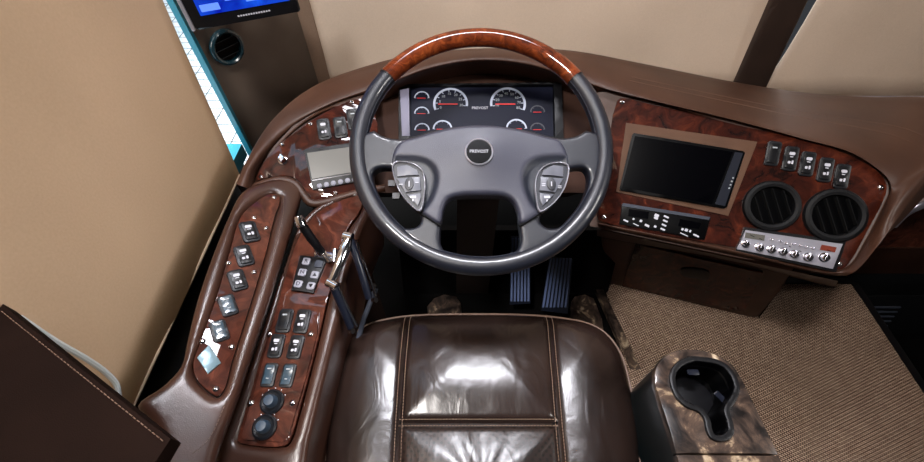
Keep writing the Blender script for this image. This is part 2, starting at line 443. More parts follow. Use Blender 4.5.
# ------------------------------------------------------------------ repeated fittings
def axis(fr, px, py, dx, dy, h=0):
    a = fr.uv(px-dx/2, py-dy/2, h); b = fr.uv(px+dx/2, py+dy/2, h)   # from bottom to top of the item
    vx, vy = b[0]-a[0], b[1]-a[1]
    return math.atan2(vy, vx)-math.pi/2, math.hypot(vx, vy)
def rocker(fr, px, py, dx, dy, wr, parent, style=0, base=0, ctr=None):
    """dx,dy: sighted vector from bottom to top of the bezel"""
    a, ln = axis(fr, px, py, dx, dy, base); u, v = fr.uv(px, py, base); w = ln*wr
    bz = plate('rocker_switch', fr, [rrect(u, v, w, ln, w*.22, a)], 'bezel', parent, thick=.003, er=.0012, res=.006, base=base)
    c, s = math.cos(a), math.sin(a)
    rw, rl = w*.66, ln*.78
    tilt = .10
    def hf(x, y):
        q = -(x-u)*s+(y-v)*c
        return .0015+tilt*abs(q)
    plate('rocker', fr, [rrect(u, v, rw, rl, rw*.12, a)], ('bluerock' if style == 3 else 'rocker'), bz, thick=.0035, er=.0007, res=.004, base=base, hf=hf)
    mb = MB()
    def mark(x, y, w_, h_, r_=.0002):
        uu, vv = u+x*c-y*s, v+x*s+y*c
        mb.add(*pill(fr, [rrect(uu, vv, w_, h_, min(w_, h_)*.3, a, 2)], thick=.0004, er=0, res=.01, base=base+.0053+tilt*abs(y)))
    if style in (0, 1):
        mark(0, rl*.24, rw*.6, rl*.16); mark(-rw*.15, -rl*.22, rw*.28, rl*.14); mark(rw*.18, -rl*.2, rw*.2, rl*.18)
        if style == 0: mark(0, rl*.08, rw*.34, rl*.05)
    elif style == 2:
        mark(0, rl*.28, rw*.5, rl*.08)
    else:
        mark(0, rl*.3, rw*.5, rl*.06); mark(0, -rl*.22, rw*.3, rl*.05)
    mb.out('legend', 'legend' if style < 2 else 'legendgrey', bz, smooth=False)
    return bz
def screw(fr, px, py, parent, r=.0042, base=0):
    u, v = fr.uv(px, py, base)
    V, F = lathe(fr, u, v, [(r*1.0, base-.001), (r, base+.001), (r*.75, base+.0022), (r*.3, base+.0028), (r*.28, base+.0012), (.0001, base+.0012)], 14)
    return mk('screw', V, F, 'chrome', parent)
def knob(fr, u, v, r, h, base, name, mat, parent, ridge=True):
    V, F = lathe(fr, u, v, [(r*1.25, base), (r*1.25, base+.0015), (r, base+.002), (r*.88, base+h*.9), (r*.7, base+h), (.0001, base+h*1.02)], 18)
    mb = MB(); mb.add(V, F)
    if ridge: mb.add(*box(fr.W(u, v, base+h*.55), fr.x*r*.18, fr.y*r*1.05, fr.n*h*.5))
    return mb.out(name, mat, parent)
# ================================================================== FRAMES
FR = Fr(PD(620, 98, .92), PD(885, 185, .78), PD(597, 222, .93), xdir=PD(885, 185, .78)-PD(620, 98, .92))
FL = Fr(PY(350, 100, .80), PY(258, 180, .62), PY(350, 190, .62), xdir=PY(350, 190, .62)-PY(300, 195, .60))
FC = Fr(PD(400, 85, 1.0), PD(555, 85, 1.0), PD(480, 135, .97), xdir=RT)
FQ = Fr(PZ(340, 205, -.645), PZ(264, 430, -.69), PZ(300, 430, -.69), xdir=RT)
FS = Fr(PZ(275, 195, -.615), PZ(210, 385, -.62), PZ(195, 330, -.60), xdir=RT)
# ================================================================== SETTING
def quad(name, pts, mat, label, cat, thick=None):
    V = [Vector(p) for p in pts]; F = [(0, 1, 2, 3)]
    if thick:
        t = Vector(thick); V += [p+t for p in V[:4]]; F += [(7, 6, 5, 4)]+[(i, i+4, (i+1) % 4+4, (i+1) % 4) for i in range(4)]
    return struct(mk(name, V, F, mat, smooth=False), label, cat)
G0 = 0.0
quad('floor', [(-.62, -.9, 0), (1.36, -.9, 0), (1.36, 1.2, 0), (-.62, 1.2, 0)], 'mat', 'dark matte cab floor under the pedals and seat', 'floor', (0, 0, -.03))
quad('wall_front', [(-.7, 1.32, -.5), (2.6, 1.32, -.5), (2.6, 1.32, .46), (-.7, 1.32, .46)], 'wall', 'dark wall below the windscreen', 'wall', (0, .03, 0))
quad('wall_left', [(-.63, -.9, -.02), (-.63, .9, -.02), (-.63, .9, .485), (-.63, -.9, .485)], 'wall', 'dark lower side wall left of the console', 'wall', (-.03, 0, 0))
struct(mk('ground', [Vector((-9, -6, -1)), Vector((-.7, -6, -1)), Vector((-.7, 8, -1)), Vector((-9, 8, -1))], [(0, 1, 2, 3)], 'paving', smooth=False), 'white paving outside the side window', 'ground')
quad('trim_7', [(-.63, -.9, .40), (-.40, -.9, .40), (-.40, .95, .40), (-.63, .95, .40)], 'matte', 'black board added to fill the dark gap between side shade and console', 'filler', (0, 0, .02))  # board added to stand in for the darkness below the shade
# stepwell on the far right
quad('floor_stepwell', [(1.36, -2.2, -.45), (2.3, -2.2, -.45), (2.3, .95, -.45), (1.36, .95, -.45)], 'mat', 'black stepwell bottom by the entry door', 'stepwell', (0, 0, -.03))
quad('trim_1', [(1.352, -.9, -.012), (1.378, -.9, -.012), (1.378, .76, -.012), (1.352, .76, -.012)], 'black', 'black metal edging strip along the right edge of the carpet', 'edging', (0, 0, .02))
quad('trim_2', [(1.0, .80, 0), (2.3, .80, 0), (2.3, .80, .155), (1.0, .80, .155)], 'console', 'dark brown leather band low on the wall beside the stepwell', 'wall trim', (0, .04, 0))
quad('trim_3', [(1.0, .805, .155), (2.3, .805, .155), (2.3, .88, .36), (1.0, .88, .36)], 'woodside', 'dark burl wood band on the wall beside the stepwell', 'wood trim', (0, .04, 0))
quad('trim_4', [(.5, .755, -.01), (1.36, .755, -.01), (1.36, .755, .012), (.5, .755, .012)], 'black', 'black threshold strip at the far edge of the carpet', 'edging', (0, .02, 0))
quad('wall_step', [(1.378, .80, -.45), (2.3, .80, -.45), (2.3, .80, -.001), (1.378, .80, -.001)], 'matte', 'black riser wall of the stepwell', 'wall', (0, .04, 0))
quad('wall_right', [(2.3, -2.2, -.45), (2.3, 1.32, -.45), (2.3, 1.32, 2.45), (2.3, -2.2, 2.45)], 'wall', 'dark side wall beyond the stepwell', 'wall', (.03, 0, 0))
bpy.data.objects['wall_step'].name = 'wall_stepwell'
# grille in the stepwell
fg = Fr(PY(862, 290, .745), PY(924, 296, .745), PY(880, 335, .745), xdir=RT)
g = empty('vent_grille', fg.hit(892, 318), 'small black slatted grille in the stepwell past the carpet edge', 'grille')
gp = [(872, 304), (906, 305), (888, 333)]
o4 = fg.poly([(866, 300), (915, 300), (915, 345), (866, 345)])
plate('backing', fg, [fg.poly([(864, 298), (930, 298), (930, 350), (864, 350)])], 'matte', g, thick=.006, er=0, res=.03, base=-.012)
for i in range(6):
    a = fg.uv(869+3.2*i, 308+4.6*i, 0); b = fg.uv(906-3.2*i, 305+4.6*i, 0)
    plate('slat', fg, [[(a[0], a[1]-.004), (b[0], a[1]-.004), (b[0], a[1]+.003), (a[0], a[1]+.003)]], 'slot', g, thick=.006, er=0, res=.03, base=-.006)
# grab rail glimpsed past the dash end
c = [PY(890, 224, .74), PY(902, 212, .75), PY(915, 205, .76), PY(935, 199, .78), PY(965, 194, .80)]
V, F = tube(cat_rom([tuple(p) for p in c], n=5), .017, 12); tag(mk('grab_rail', V, F, 'satin'), 'satin metal grab rail curving past the right end of the dashboard', 'rail')
# carpet (slab)
cp = Fr(Vector((.495, -.7, 0)), Vector((1.352, -.7, 0)), Vector((.495, .74, 0)), xdir=RT, o=Vector((0, 0, 0)))
V, F = pill(cp, [[(.497, -.7), (1.35, -.7), (1.35, .752), (.497, .752)]], thick=.012, er=.004, res=.05)
tag(mk('carpet', V, F, 'carpet'), 'woven beige and brown carpet to the right of the driver seat', 'carpet')
# ------------------------------------------------------------------ blinds and pillars
def cloth(name, x0, x1, z0, z1, Y, mat, lab, amp=.004, seed=1, tuck=True, axisx=True):
    rnd = random.Random(seed); G = []
    nx, nz = 60, 24
    ph = [rnd.uniform(0, 6) for _ in range(6)]
    for j in range(nz+1):
        row = []
        for i in range(nx+1):
            x = x0+(x1-x0)*i/nx; z = z0+(z1-z0)*j/nz
            k = z-z0
            w = amp*(math.sin(x*9+ph[0]+z*3)+.6*math.sin(x*17+ph[1]-z*8)+.5*math.sin(z*11+x*4+ph[2]))
            w += amp*1.2*math.exp(-k*6)*math.sin(x*26+ph[3]+z*20)
            row.append(Vector((x, Y+w, z)) if axisx else Vector((Y+w, x+(z-.548)*.15*(i/nx), z)))
        G.append(row)
    V, F = grid(G); o = mk(name, V, F, mat)
    sol = o.modifiers.new('thickness', 'SOLIDIFY'); sol.thickness = .002
    return tag(o, lab, 'blind')
cloth('window_blind', -.40, .835, .50, 2.4, 1.15, 'blind', 'wide tan fabric blind behind the steering wheel, left of the dark windscreen pillar', seed=3)
cloth('window_blind', .925, 2.3, .480, 2.4, 1.15, 'blind', 'tan fabric blind to the right of the dark windscreen pillar', seed=8, amp=.005)
cloth('window_blind', -.9, .753, .535, 2.4, -.55, 'shade', 'tan fabric shade pulled down over the side window at left', amp=.0012, seed=5, axisx=False)
quad('trim_8', [(-.437, 1.128, .5), (-.398, 1.142, .5), (-.398, 1.142, 2.4), (-.437, 1.128, 2.4)], 'bandfab', 'greyish fabric band between corner pillar and windscreen blind', 'trim', (0, .004, 0))
quad('ceiling', [(-.7, -1.2, 2.45), (2.3, -1.2, 2.45), (2.3, 1.35, 2.45), (-.7, 1.35, 2.45)], 'pillar2', 'brown cab ceiling', 'ceiling', (0, 0, .03))
# bottom bar of left shade
hb = MB(); hb.add(*tube([(-.552, -.9, .535), (-.552, .75, .535)], .0035, 8)); o = hb.out('shade_bar', 'shade'); tag(o, 'slim tan bar along the bottom hem of the side window shade', 'bar')
hb = MB(); hb.add(*tube([(.93, 1.135, .492), (2.3, 1.135, .492)], .007, 8)); o = hb.out('shade_bar', 'satin'); tag(o, 'slim pale metal bar along the bottom hem of the right windscreen blind', 'bar')
# centre pillar
cpn = [PY(735, 84, 1.10), PY(765, 88, 1.10)]
q = [PY(733, 88, 1.12), PY(764, 92, 1.12), PY(813, -10, 1.12), PY(776, -10, 1.12)]
def extend(a, b, z): return a+(b-a)*((z-a.z)/(b.z-a.z))
tl = extend(q[0], q[3], 1.75); tr = extend(q[1], q[2], 1.75); bl = extend(q[0], q[3], .50); br_ = extend(q[1], q[2], .50)
fp = Fr(bl, br_, tl, xdir=RT)
lo = [((p-fp.o).dot(fp.x), (p-fp.o).dot(fp.y)) for p in (bl, br_, tr, tl)]
pl = plate('trim_5', fp, [lo], 'pillar2', thick=.02, er=.012, res=.03, base=-.012); struct(pl, 'dark brown padded pillar between the two windscreen blinds', 'pillar')
# left corner pillar
A = PX(247, 150, -.585); B = PX(183, 0, -.585); Cq = PY(316, 84, 1.145); Dq = PY(299, 0, 1.145)
x0, y0 = A.x, (A.y+B.y)/2
pA = Vector((-.59, .912, .42)); pB = Vector((-.432, 1.13, .42))
nrm = Vector(((pB-pA).y, -(pB-pA).x, 0)).normalized()
G = []
for j in range(14):
    z = .42+(2.0)*j/13; row = []
    for i in range(11):
        t = i/10; p = pA.lerp(pB, t)+nrm*(.016*math.sin(math.pi*t)); p.z = z; row.append(p)
    row.append(pB+Vector((.004, .03, z-.42))); G.append(row)
V, F = grid(G); pil = mk('trim_6', V, F, 'pillar'); struct(pil, 'grey-brown vinyl corner pillar between side window and windscreen', 'pillar')
V, F = box(Vector((-.43, 1.143, 1.1)), Vector((.008, 0, 0)), Vector((0, .005, 0)), Vector((0, 0, .65)))
# side window frame, pane
win = mk('window_1', *box(Vector((-.597, .907, 1.05)), Vector((.007, 0, 0)), Vector((0, .008, 0)), Vector((0, 0, .7))), 'teal'); struct(win, 'teal-tinted side window frame', 'window')
mk('frame_rail', *box(Vector((-.612, .15, .505)), Vector((.02, 0, 0)), Vector((0, .73, 0)), Vector((0, 0, .02))), 'teal', win)
V, F = box(Vector((-.612, .16, 1.14)), Vector((.002, 0, 0)), Vector((0, .735, 0)), Vector((0, 0, .62))); mk('pane', V, F, 'glass', win)
# round vent on the corner pillar
fpil = Fr(pA, pB, pA+Vector((0, 0, 1)), xdir=pB-pA)
def air_vent(fr, px, py, r, label, base, group, slats=4, mring='matblack', tilt=0):
    u, v = fr.uv(px, py, base); e = empty('air_vent', fr.W(u, v, base), label, 'air vent', group)
    prof = [(r, base), (r, base+.004), (r*.96, base+.008), (r*.86, base+.010), (r*.76, base+.008), (r*.72, base+.001), (r*.72, base-.004)]
    V = []; F = []; n = 32
    for rr, h in prof:
        for k in range(n):
            q = 2*math.pi*k/n; V.append(fr.W(u+rr*math.cos(q), v+rr*math.sin(q), h))
    F = [(i*n+k, i*n+(k+1) % n, (i+1)*n+(k+1) % n, (i+1)*n+k) for i in range(len(prof)-1) for k in range(n)]
    mk('ring', V, F, mring, e)
    V, F = lathe(fr, u, v, [(r*.72, base+.0005), (r*.71, base+.001), (.0001, base+.001)], 24); mk('throat', V, F, 'gloss', e)
    for i in range(slats):
        y = (-.5+(i+.5)/slats)*2*r*.66; w = math.sqrt(max((r*.7)**2-y*y, 0))
        c = fr.W(u-math.sin(tilt)*y, v+math.cos(tilt)*y, base+.004); xd = fr.x*math.cos(tilt)+fr.y*math.sin(tilt); yd = fr.n.cross(xd)
        mk('louvre', *box(c, xd*w, (yd*.3+fr.n).normalized()*r*.07, (yd-fr.n*.3).normalized()*.0006), 'matte', e)
    return e
air_vent(fpil, 226.5, 47, .041, 'round dark teal-edged air vent on the corner pillar below the monitor', .014, None, 3, 'ventring')
# monitor
mBL = PY(196, 31, .80); mBR = PY(299, 4, .87); mBR.z = mBL.z+.004
fm = Fr(mBL, mBR, mBL+Vector((0, .02, .2)), xdir=mBR-mBL)
W_ = (mBR-mBL).length
mon = empty('monitor', mBL, 'small monitor with a bright blue screen on the corner pillar', 'monitor')
plate('housing', fm, [rrect(W_/2, .075, W_, .15, .006)], 'black', mon, thick=.02, er=.003, res=.03, base=-.02)
plate('side_trim', fm, [rrect(-.003, .075, .007, .15, .003)], 'satin', mon, thick=.022, er=.002, res=.03, base=-.02)
sc = plate('screen', fm, [rrect(W_*.515, .083, W_*.83, .118, .001)], 'screen', mon, thick=.001, er=0, res=.03, base=.0)
mb = MB()
for (x, y, w, h) in ((.21, .036, .17, .012), (.42, .052, .12, .02), (.64, .05, .2, .03), (.8, .045, .1, .016)):
    mb.add(*pill(fm, [rrect(W_*x, y, W_*w, h, .001)], thick=.0004, er=0, res=.1, base=.001))
M['ui'] = plain('screen_tile', (90, 130, 235), .4, emit=.7)
mb.out('screen_tile', 'ui', sc, smooth=False)
mb = MB()
for i in range(13): mb.add(*pill(fm, [rrect(W_*(.42+.024*i), .0125, W_*.017, .0028, .0004)], thick=.0004, er=0, res=.1, base=.0))
mb.out('maker_mark', 'legend', mon, smooth=False)
mk('bracket', *box(fm.W(W_/2, .08, -.05), fm.x*.03, fm.y*.03, fm.n*.035), 'black', mon)
# ================================================================== DASHBOARD
dash = empty('dashboard', Vector((.3, .8, .4)), 'brown leather dashboard sweeping around the steering wheel', 'dashboard')
cols = [  # sil(px,py,Y), lip(px,py,Y or None=on FR), back offset
    ((236, 184, .585), (252, 190, .595), (-.02, .03, -.10)),
    ((247, 160, .645), (257, 170, .64), (-.04, .04, -.10)),
    ((274, 118, .78), (290, 128, .735), (-.04, .08, -.10)),
    ((314, 86, .88), (328, 105, .785), (-.02, .12, -.10)),
    ((380, 62, .94), (382, 86, .835), (0, .12, -.10)),
    ((430, 52, .95), (430, 68, .862), (0, .12, -.10)),
    ((480, 48.5, .95), (480, 60, .872), (0, .12, -.10)),
    ((530, 48, .95), (532, 65, .862), (0, .12, -.10)),
    ((575, 51, .95), (577, 80, .84), (0, .12, -.10)),
    ((640, 63, .95), (622, 93, None), (0, .12, -.10)),
    ((735, 82, .95), (742, 122, None), (.02, .12, -.10)),
    ((800, 92, .92), (800, 138, None), (.04, .12, -.10)),
    ((870, 97, .86), (850, 152, None), (.08, .10, -.10)),
    ((935, 99, .80), (878, 169, None), (.10, .06, -.12)),
    ((985, 125, .72), (889, 180, None), (.10, .04, -.12)),
    ((946, 160, .60), (891, 191, None), (.08, .02, -.12)),
    ((909, 203, .51), (884, 208, None), (.05, .01, -.10)),
    ((880, 243, .445), (868, 239, None), (.03, .03, -.07)),
    ((854, 272, .415), (851, 265.5, None), (.02, .05, -.06)),
    ((836, 276, None), (834, 272.5, None), (0, .06, -.05)),
    ((740, 256, None), (740, 252, None), (0, .06, -.05)),
    ((600, 227, None), (597, 223, None), (0, .06, -.05)),
]
def colrow(c, ci):
    s, l, b = c
    if l[2] is None: L_ = FR.hit(l[0], l[1], .010)
    else: L_ = PY(*l)
    Sg = PY(*s) if s[2] else FR.hit(s[0], s[1], -.004)
    thin = ci >= 17
    row = [Sg+Vector(b), Sg+Vector(b)*.35]
    bul = .004 if thin else (.026 if ci >= 9 else .02)
    ts = (0, .18, .36, .55, .72, .87, 1)
    for t in ts:
        p = Sg.lerp(L_, t); d = (p-EYE)
        row.append(p - d.normalized()*bul*math.sin(math.pi*t)**.8 if 0 < t < 1 else p)
    # tuck under the lip
    if ci < 4: T = FL.hit(l[0]+3, l[1]+3, -.004)
    elif ci < 9: T = FC.hit(l[0], l[1]+14, -.012)
    else:
        f = 1; cx, cy = 745, 185; dx, dy = cx-l[0], cy-l[1]; k = 5/math.hypot(dx, dy); T = FR.hit(l[0]+dx*k, l[1]+dy*k, -.005)
    d = (T-L_); row.append(L_+d*.25+(L_-EYE).normalized()*.010); row.append(T)
    return row
rows = [colrow(c, i) for i, c in enumerate(cols)]
def upgrid(rows, n1, n2):
    a = [cat_rom([tuple(p) for p in r], n=n2) for r in rows]
    out = []
    cols_ = list(zip(*a)); b = [cat_rom(list(c), n=n1) for c in cols_]
    return [[Vector(p) for p in r] for r in zip(*b)]
DG = upgrid(rows, 7, 3)
V, F = grid(DG); mk('padded_cover', V, F, 'dash', dash, ang=80)
# stitching along the pad
def dashes(P, r=.0006, on=3, off=1, n=4):
    mb = MB(); i = 0
    while i+on < len(P): mb.add(*tube(P[i:i+on+1], r, n)); i += on+off
    return mb
def stitch(P, step=.002, dashlen=.006, r=.0006, lift=Vector((0, 0, 0))):
    P = [Vector(p)+lift for p in P]; out = []; acc = 0
    L_ = [0]
    for a, b in zip(P, P[1:]): L_.append(L_[-1]+(b-a).length)
    mb = MB(); s = 0
    def at(s):
        for i in range(len(L_)-1):
            if L_[i+1] >= s: return P[i].lerp(P[i+1], (s-L_[i])/max(L_[i+1]-L_[i], 1e-9))
        return P[-1]
    while s+dashlen < L_[-1]:
        mb.add(*tube([at(s), at(s+dashlen)], r, 5)); s += dashlen*1.45
    return mb
nr = len(DG[0])
for k in (14, 16):
    line = [DG[i][k]+(EYE-DG[i][k]).normalized()*.0005 for i in range(9*7, 13*7+3)]
    stitch(line, r=.0005, dashlen=.005).out('stitching', 'dashthread', dash)
# backing skins
plate('panel_backing', FR, [FR.poly([(592, 92), (622, 88), (745, 118), (850, 148), (886, 172), (893, 190), (872, 236), (850, 274), (740, 258), (590, 226)])], 'dash', dash, thick=.003, er=0, res=.05, base=-.012)
plate('panel_backing', FL, [FL.poly([(246, 184), (258, 160), (292, 124), (328, 102), (374, 90), (374, 190), (310, 204), (290, 186)])], 'dash', dash, thick=.003, er=0, res=.05, base=-.012)
plate('cluster_surround', FC, [FC.poly([(352, 68), (606, 66), (610, 190), (352, 190)])], 'recess', dash, thick=.003, er=0, res=.05, base=-.022)
# dashboard underside
mb = MB()
und = [[PY(597, 229, .58), PY(600, 232, .74)+Vector((0, .06, -.02))], [PY(740, 259, .50), PY(745, 262, .72)+Vector((0, .05, 0))], [PY(850, 280, .42), PY(846, 282, .70)+Vector((0, .08, 0))]]
G = [[FR.hit(597, 229, -.004), PY(597, 236, .76)], [FR.hit(740, 260, -.004), PY(742, 264, .74)], [FR.hit(838, 281, -.004), PY(835, 288, .76)]]
V, F = grid(G); mk('underside', V, F, 'dash', dash)
# lower rolled edge of left panel
P = [FL.hit(*p, .004) for p in ((254, 188), (266, 183), (282, 180), (295, 184), (303, 194), (311, 203), (322, 203), (340, 198), (366, 191), (385, 188))]
V, F = tube(cat_rom([tuple(p) for p in P], n=6), .0085, 12); mk('rolled_edge', V, F, 'dash', dash)
# centre shroud beneath the cluster (dark)
G = [[FC.hit(352, 150, -.02), Vector((-.23, .66, .5)), Vector((-.23, .62, .3))], [FC.hit(606, 150, -.02), Vector((.30, .66, .5)), Vector((.30, .70, .3))]]
G = [[FC.hit(356, 140, -.015), Vector((-.25, .70, .56)), Vector((-.25, .80, .40))], [FC.hit(604, 140, -.015), Vector((.29, .68, .55)), Vector((.29, .80, .40))]]
V, F = grid(G); mk('knee_shroud', V, F, 'columnbrown', dash)
# knee panel under the right side, glove door
FK = Fr(PY(636, 245, .75), PZ(621, 286, -1.255), PZ(744, 312, -1.235), xdir=PZ(744, 312, -1.25)-PZ(621, 286, -1.255))
cab = empty('glove_cabinet', FK.hit(690, 290), 'low leather cabinet with a dark burl wood door under the dashboard', 'cabinet')
plate('body', FK, [FK.poly([(600, 224), (800, 262), (782, 292), (757, 321), (745, 321), (612, 290), (604, 286)])], 'dash', cab, thick=.03, er=.008, res=.03, base=-.034)
dr = plate('door', FK, [FK.poly([(636, 243), (763, 272), (744, 311), (622, 285)], 0)], 'wood', cab, thick=.008, er=.003, res=.03, base=-.002)
V, F = pill(FK, [[FK.uv(*p) for p in sm([(681, 267), (695, 266), (709, 270), (708, 277), (695, 276), (682, 273)])]], thick=.006, er=.003, res=.006, base=.005); mk('handle', V, F, 'black', dr)
# side face of cabinet
e1 = FK.hit(800, 262, -.004); e2 = FK.hit(757, 321, -.004)
G = [[e1, e1+Vector((.02, .25, 0))], [e2, e2+Vector((.06, .15, 0))]]
V, F = grid(G); mk('side', V, F, 'darklea', cab)
# ================================================================== RIGHT PANEL
rp = empty('switch_panel', FR.hit(740, 190), 'large burl wood panel with five rockers in a row on the right of the dashboard', 'panel', 'burl wood switch panels')
po = [(617, 101), (622, 98), (650, 104), (685, 112), (742, 126), (800, 139), (847, 154), (876, 170), (886, 182), (886, 194), (868, 230), (850, 262), (842, 269), (830, 268), (733, 247), (600, 221), (597, 214), (606, 160)]
plate('wood_board', FR, [FR.poly(sm(po, 3))], 'wood', rp, thick=.0045, er=.002, res=.02, base=-.0035)
for p in ((622, 102), (881, 187.5), (604, 217), (840, 264)): screw(FR, *p, rp, .0048, .001)
for i, p in enumerate(((772.6, 153.6), (790, 158.8), (807, 164), (825, 170), (841.5, 176.4))):
    rocker(FR, *p, 5, -24.5, .5, rp, 2 if i == 0 else 0, .001)
tb = empty('tablet', FR.hit(682, 170), 'black tablet screen set in a brown surround on the dashboard', 'tablet')
plate('surround', FR, [FR.poly([(626, 123), (757, 142), (728, 216), (616, 192)])], 'tabframe', tb, thick=.002, er=.001, res=.02, base=.001)
plate('body', FR, [FR.poly([(632, 135), (634, 133), (743, 151), (745, 153), (727, 207), (724, 208.5), (621, 190.5), (619.5, 188.5)], .006)], 'gloss', tb, thick=.005, er=.0015, res=.02, base=.003)
plate('screen', FR, [FR.poly([(635, 136), (733, 152), (712, 204), (622, 187)], .008)], 'darklcd', tb, thick=.0004, er=0, res=.02, base=.0078)
plate('side_strip', FR, [FR.poly([(735, 152), (743, 153), (725, 206), (715, 204)], .008)], 'navy', tb, thick=.0004, er=0, res=.02, base=.0078)
mb = MB()
for i in range(4):
    u, v = FR.uv(733-1.6*i*.8, 178+3.4*i, .008); mb.add(*pill(FR, [rrect(u, v, .0028, .003, .0006)], thick=.0003, er=0, res=.1, base=.0084))
mb.out('maker_mark', 'legendgrey', tb, smooth=False)
cl = empty('climate_control', FR.hit(665, 221), 'slim black climate control unit with white symbols under the tablet', 'climate control')
plate('face', FR, [FR.poly([(622, 204), (710, 218), (704, 240), (619, 224)])], 'gloss', cl, thick=.006, er=.002, res=.02, base=.001)
plate('top_strip', FR, [FR.poly([(623, 203), (710, 217), (709, 220), (622, 206)], .007)], 'slot', cl, thick=.001, er=0, res=.02, base=.0068)
for q in ([(629, 209), (649, 212), (648, 219), (628, 216)], [(680, 219), (701, 223), (699, 229), (678, 226)]):
    plate('display', FR, [FR.poly(q, .007)], 'darklcd', cl, thick=.0003, er=0, res=.02, base=.007)
mb = MB(); K = 7.7
marks = [(160, 198, 5, 1.6), (220, 185, 2, 2), (277, 200, 2.4, 2.4), (238, 228, 6, .9), (323, 235, 4.5, 2.2), (386, 243, 2.4, 2.2), (398, 158, 4.2, 3), (393, 178, 4, 2.2), (472, 168, 5, 1.7), (464, 200, 4.5, 1.7), (454, 232, 4.5, 1.7), (444, 264, 4.5, 1.7), (596, 264, 2, 2.4), (626, 270, 2.8, 2.8), (656, 278, 1.6, 2.4), (608, 304, 7.5, .9), (702, 312, 5.5, 1.6)]
for x, y, w, h in marks:
    u, v = FR.uv(605+x/K, 195+y/K, .007); sc_ = .88/FOC
    mk('symbol', *pill(FR, [rrect(u, v, w*sc_, h*sc_, min(w, h)*sc_*.25, -.06)], thick=.0003, er=0, res=.1, base=.0072), 'legend', cl, smooth=False)
for p in ((627.5, 221), (696.5, 236)):
    u, v = FR.uv(*p, .007)
for i, (x, y, r, l) in enumerate(((771, 206, .050, 'left one of the two round black air vents on the dashboard'), (834.3, 215.5, .0515, 'right one of the two round black air vents, nearest the dashboard end'))):
    air_vent(FR, x, y, r, l, .001, 'round dashboard air vents', 4, 'matblack', -.9)
# cb radio
cb = empty('radio', FR.hit(789, 249), 'silver two-way radio with a row of chrome knobs in the dashboard', 'radio')
RO = [(746, 230), (843, 244), (833, 269), (737, 249)]
plate('chassis', FR, [FR.poly([(744, 227), (845, 241), (835, 272), (735, 251)])], 'black', cb, thick=.004, er=.001, res=.03, base=.001)
plate('face_plate', FR, [FR.poly(RO, .008)], 'satin', cb, thick=.006, er=.0015, res=.03, base=.003)
def onr(x, y, h=.009): return FR.uv(730+x/7.7, 220+y/7.7, h)
for x, y, r in ((118, 182, .0058), (226, 210, .0062), (316, 225, .0062), (405, 242, .0062), (492, 262, .0062), (598, 286, .0066), (722, 288, .0072)):
    u, v = onr(x, y); knob(FR, u, v, r, .011, .009, 'knob', 'chrome', cb)
for x, y in ((318, 150), (388, 162), (428, 180), (486, 184), (536, 196), (584, 206), (634, 216)):
    u, v = onr(x, y); V, F = lathe(FR, u, v, [(.0022, .009), (.0022, .011), (.0012, .012), (.001, .018), (.0001, .0185)], 10); mk('toggle', V, F, 'chrome', cb)
plate('meter', FR, [[onr(*p) for p in ((120, 95), (270, 118), (262, 160), (112, 136))]], 'lcd', cb, thick=.0008, er=0, res=.03, base=.009)
plate('channel_display', FR, [[onr(*p) for p in ((705, 190), (820, 210), (806, 250), (690, 228))]], 'amber', cb, thick=.0008, er=0, res=.03, base=.009)
mb = MB()
for x, y, w in ((170, 122, .009), (235, 146, .006), (460, 205, .004), (540, 240, .004), (760, 235, .006)):
    u, v = onr(x, y); mb.add(*pill(FR, [rrect(u, v, w, .0012, .0003, -.1)], thick=.0003, er=0, res=.1, base=.0099))
mb.out('markings', 'matte', cb, smooth=False)
# ================================================================== LEFT PANEL
lp = empty('switch_panel', FL.hit(310, 150), 'curved burl wood panel behind the left of the steering wheel with small knob', 'panel', 'burl wood switch panels')
po = [(257, 180), (259, 171), (271, 153), (295, 132), (322, 114), (352, 100), (364, 99), (372, 100), (372, 190), (340, 194), (314, 200), (305, 190), (296, 179), (285, 176), (270, 177)]
plate('wood_board', FL, [FL.poly(sm(po, 3))], 'wood', lp, thick=.0045, er=.002, res=.02, base=-.0035)
for p in ((282, 144.4), (310.5, 124), (352, 102), (261, 177), (335.5, 193)): screw(FL, *p, lp, .0045, .001)
for p in ((324, 129.4), (340.4, 127.5), (353.5, 119.5)): rocker(FL, *p, -3, -21, .56, lp, 1 if p[0] < 330 else 2, .001)
u, v = FL.uv(283, 160.5); kb = knob(FL, u, v, .0075, .016, .001, 'knob', 'chrome', lp)
ms = empty('multimedia_screen', FL.hit(332, 167), 'silver-grey display with a row of round buttons left of the steering wheel', 'display')
plate('housing', FL, [FL.poly([(304, 150), (358, 142), (362, 181), (313, 190)], .003)], 'black', ms, thick=.005, er=.0015, res=.02, base=.001)
plate('screen', FL, [FL.poly([(307, 153), (357, 146), (359, 171), (312, 179)], .006)], 'lcd', ms, thick=.0004, er=0, res=.02, base=.0061)
plate('silver_line', FL, [FL.poly([(312, 180), (360, 172), (360, 173), (312.4, 181.2)], .006)], 'chrome', ms, thick=.0006, er=0, res=.02, base=.0061)
for i in range(6):
    u, v = FL.uv(319.6+7*i, 186-1.35*i, .006); V, F = lathe(FL, u, v, [(.0055, .0055), (.0055, .0075), (.004, .0085), (.0001, .0087)], 14); mk('button', V, F, 'key', ms)
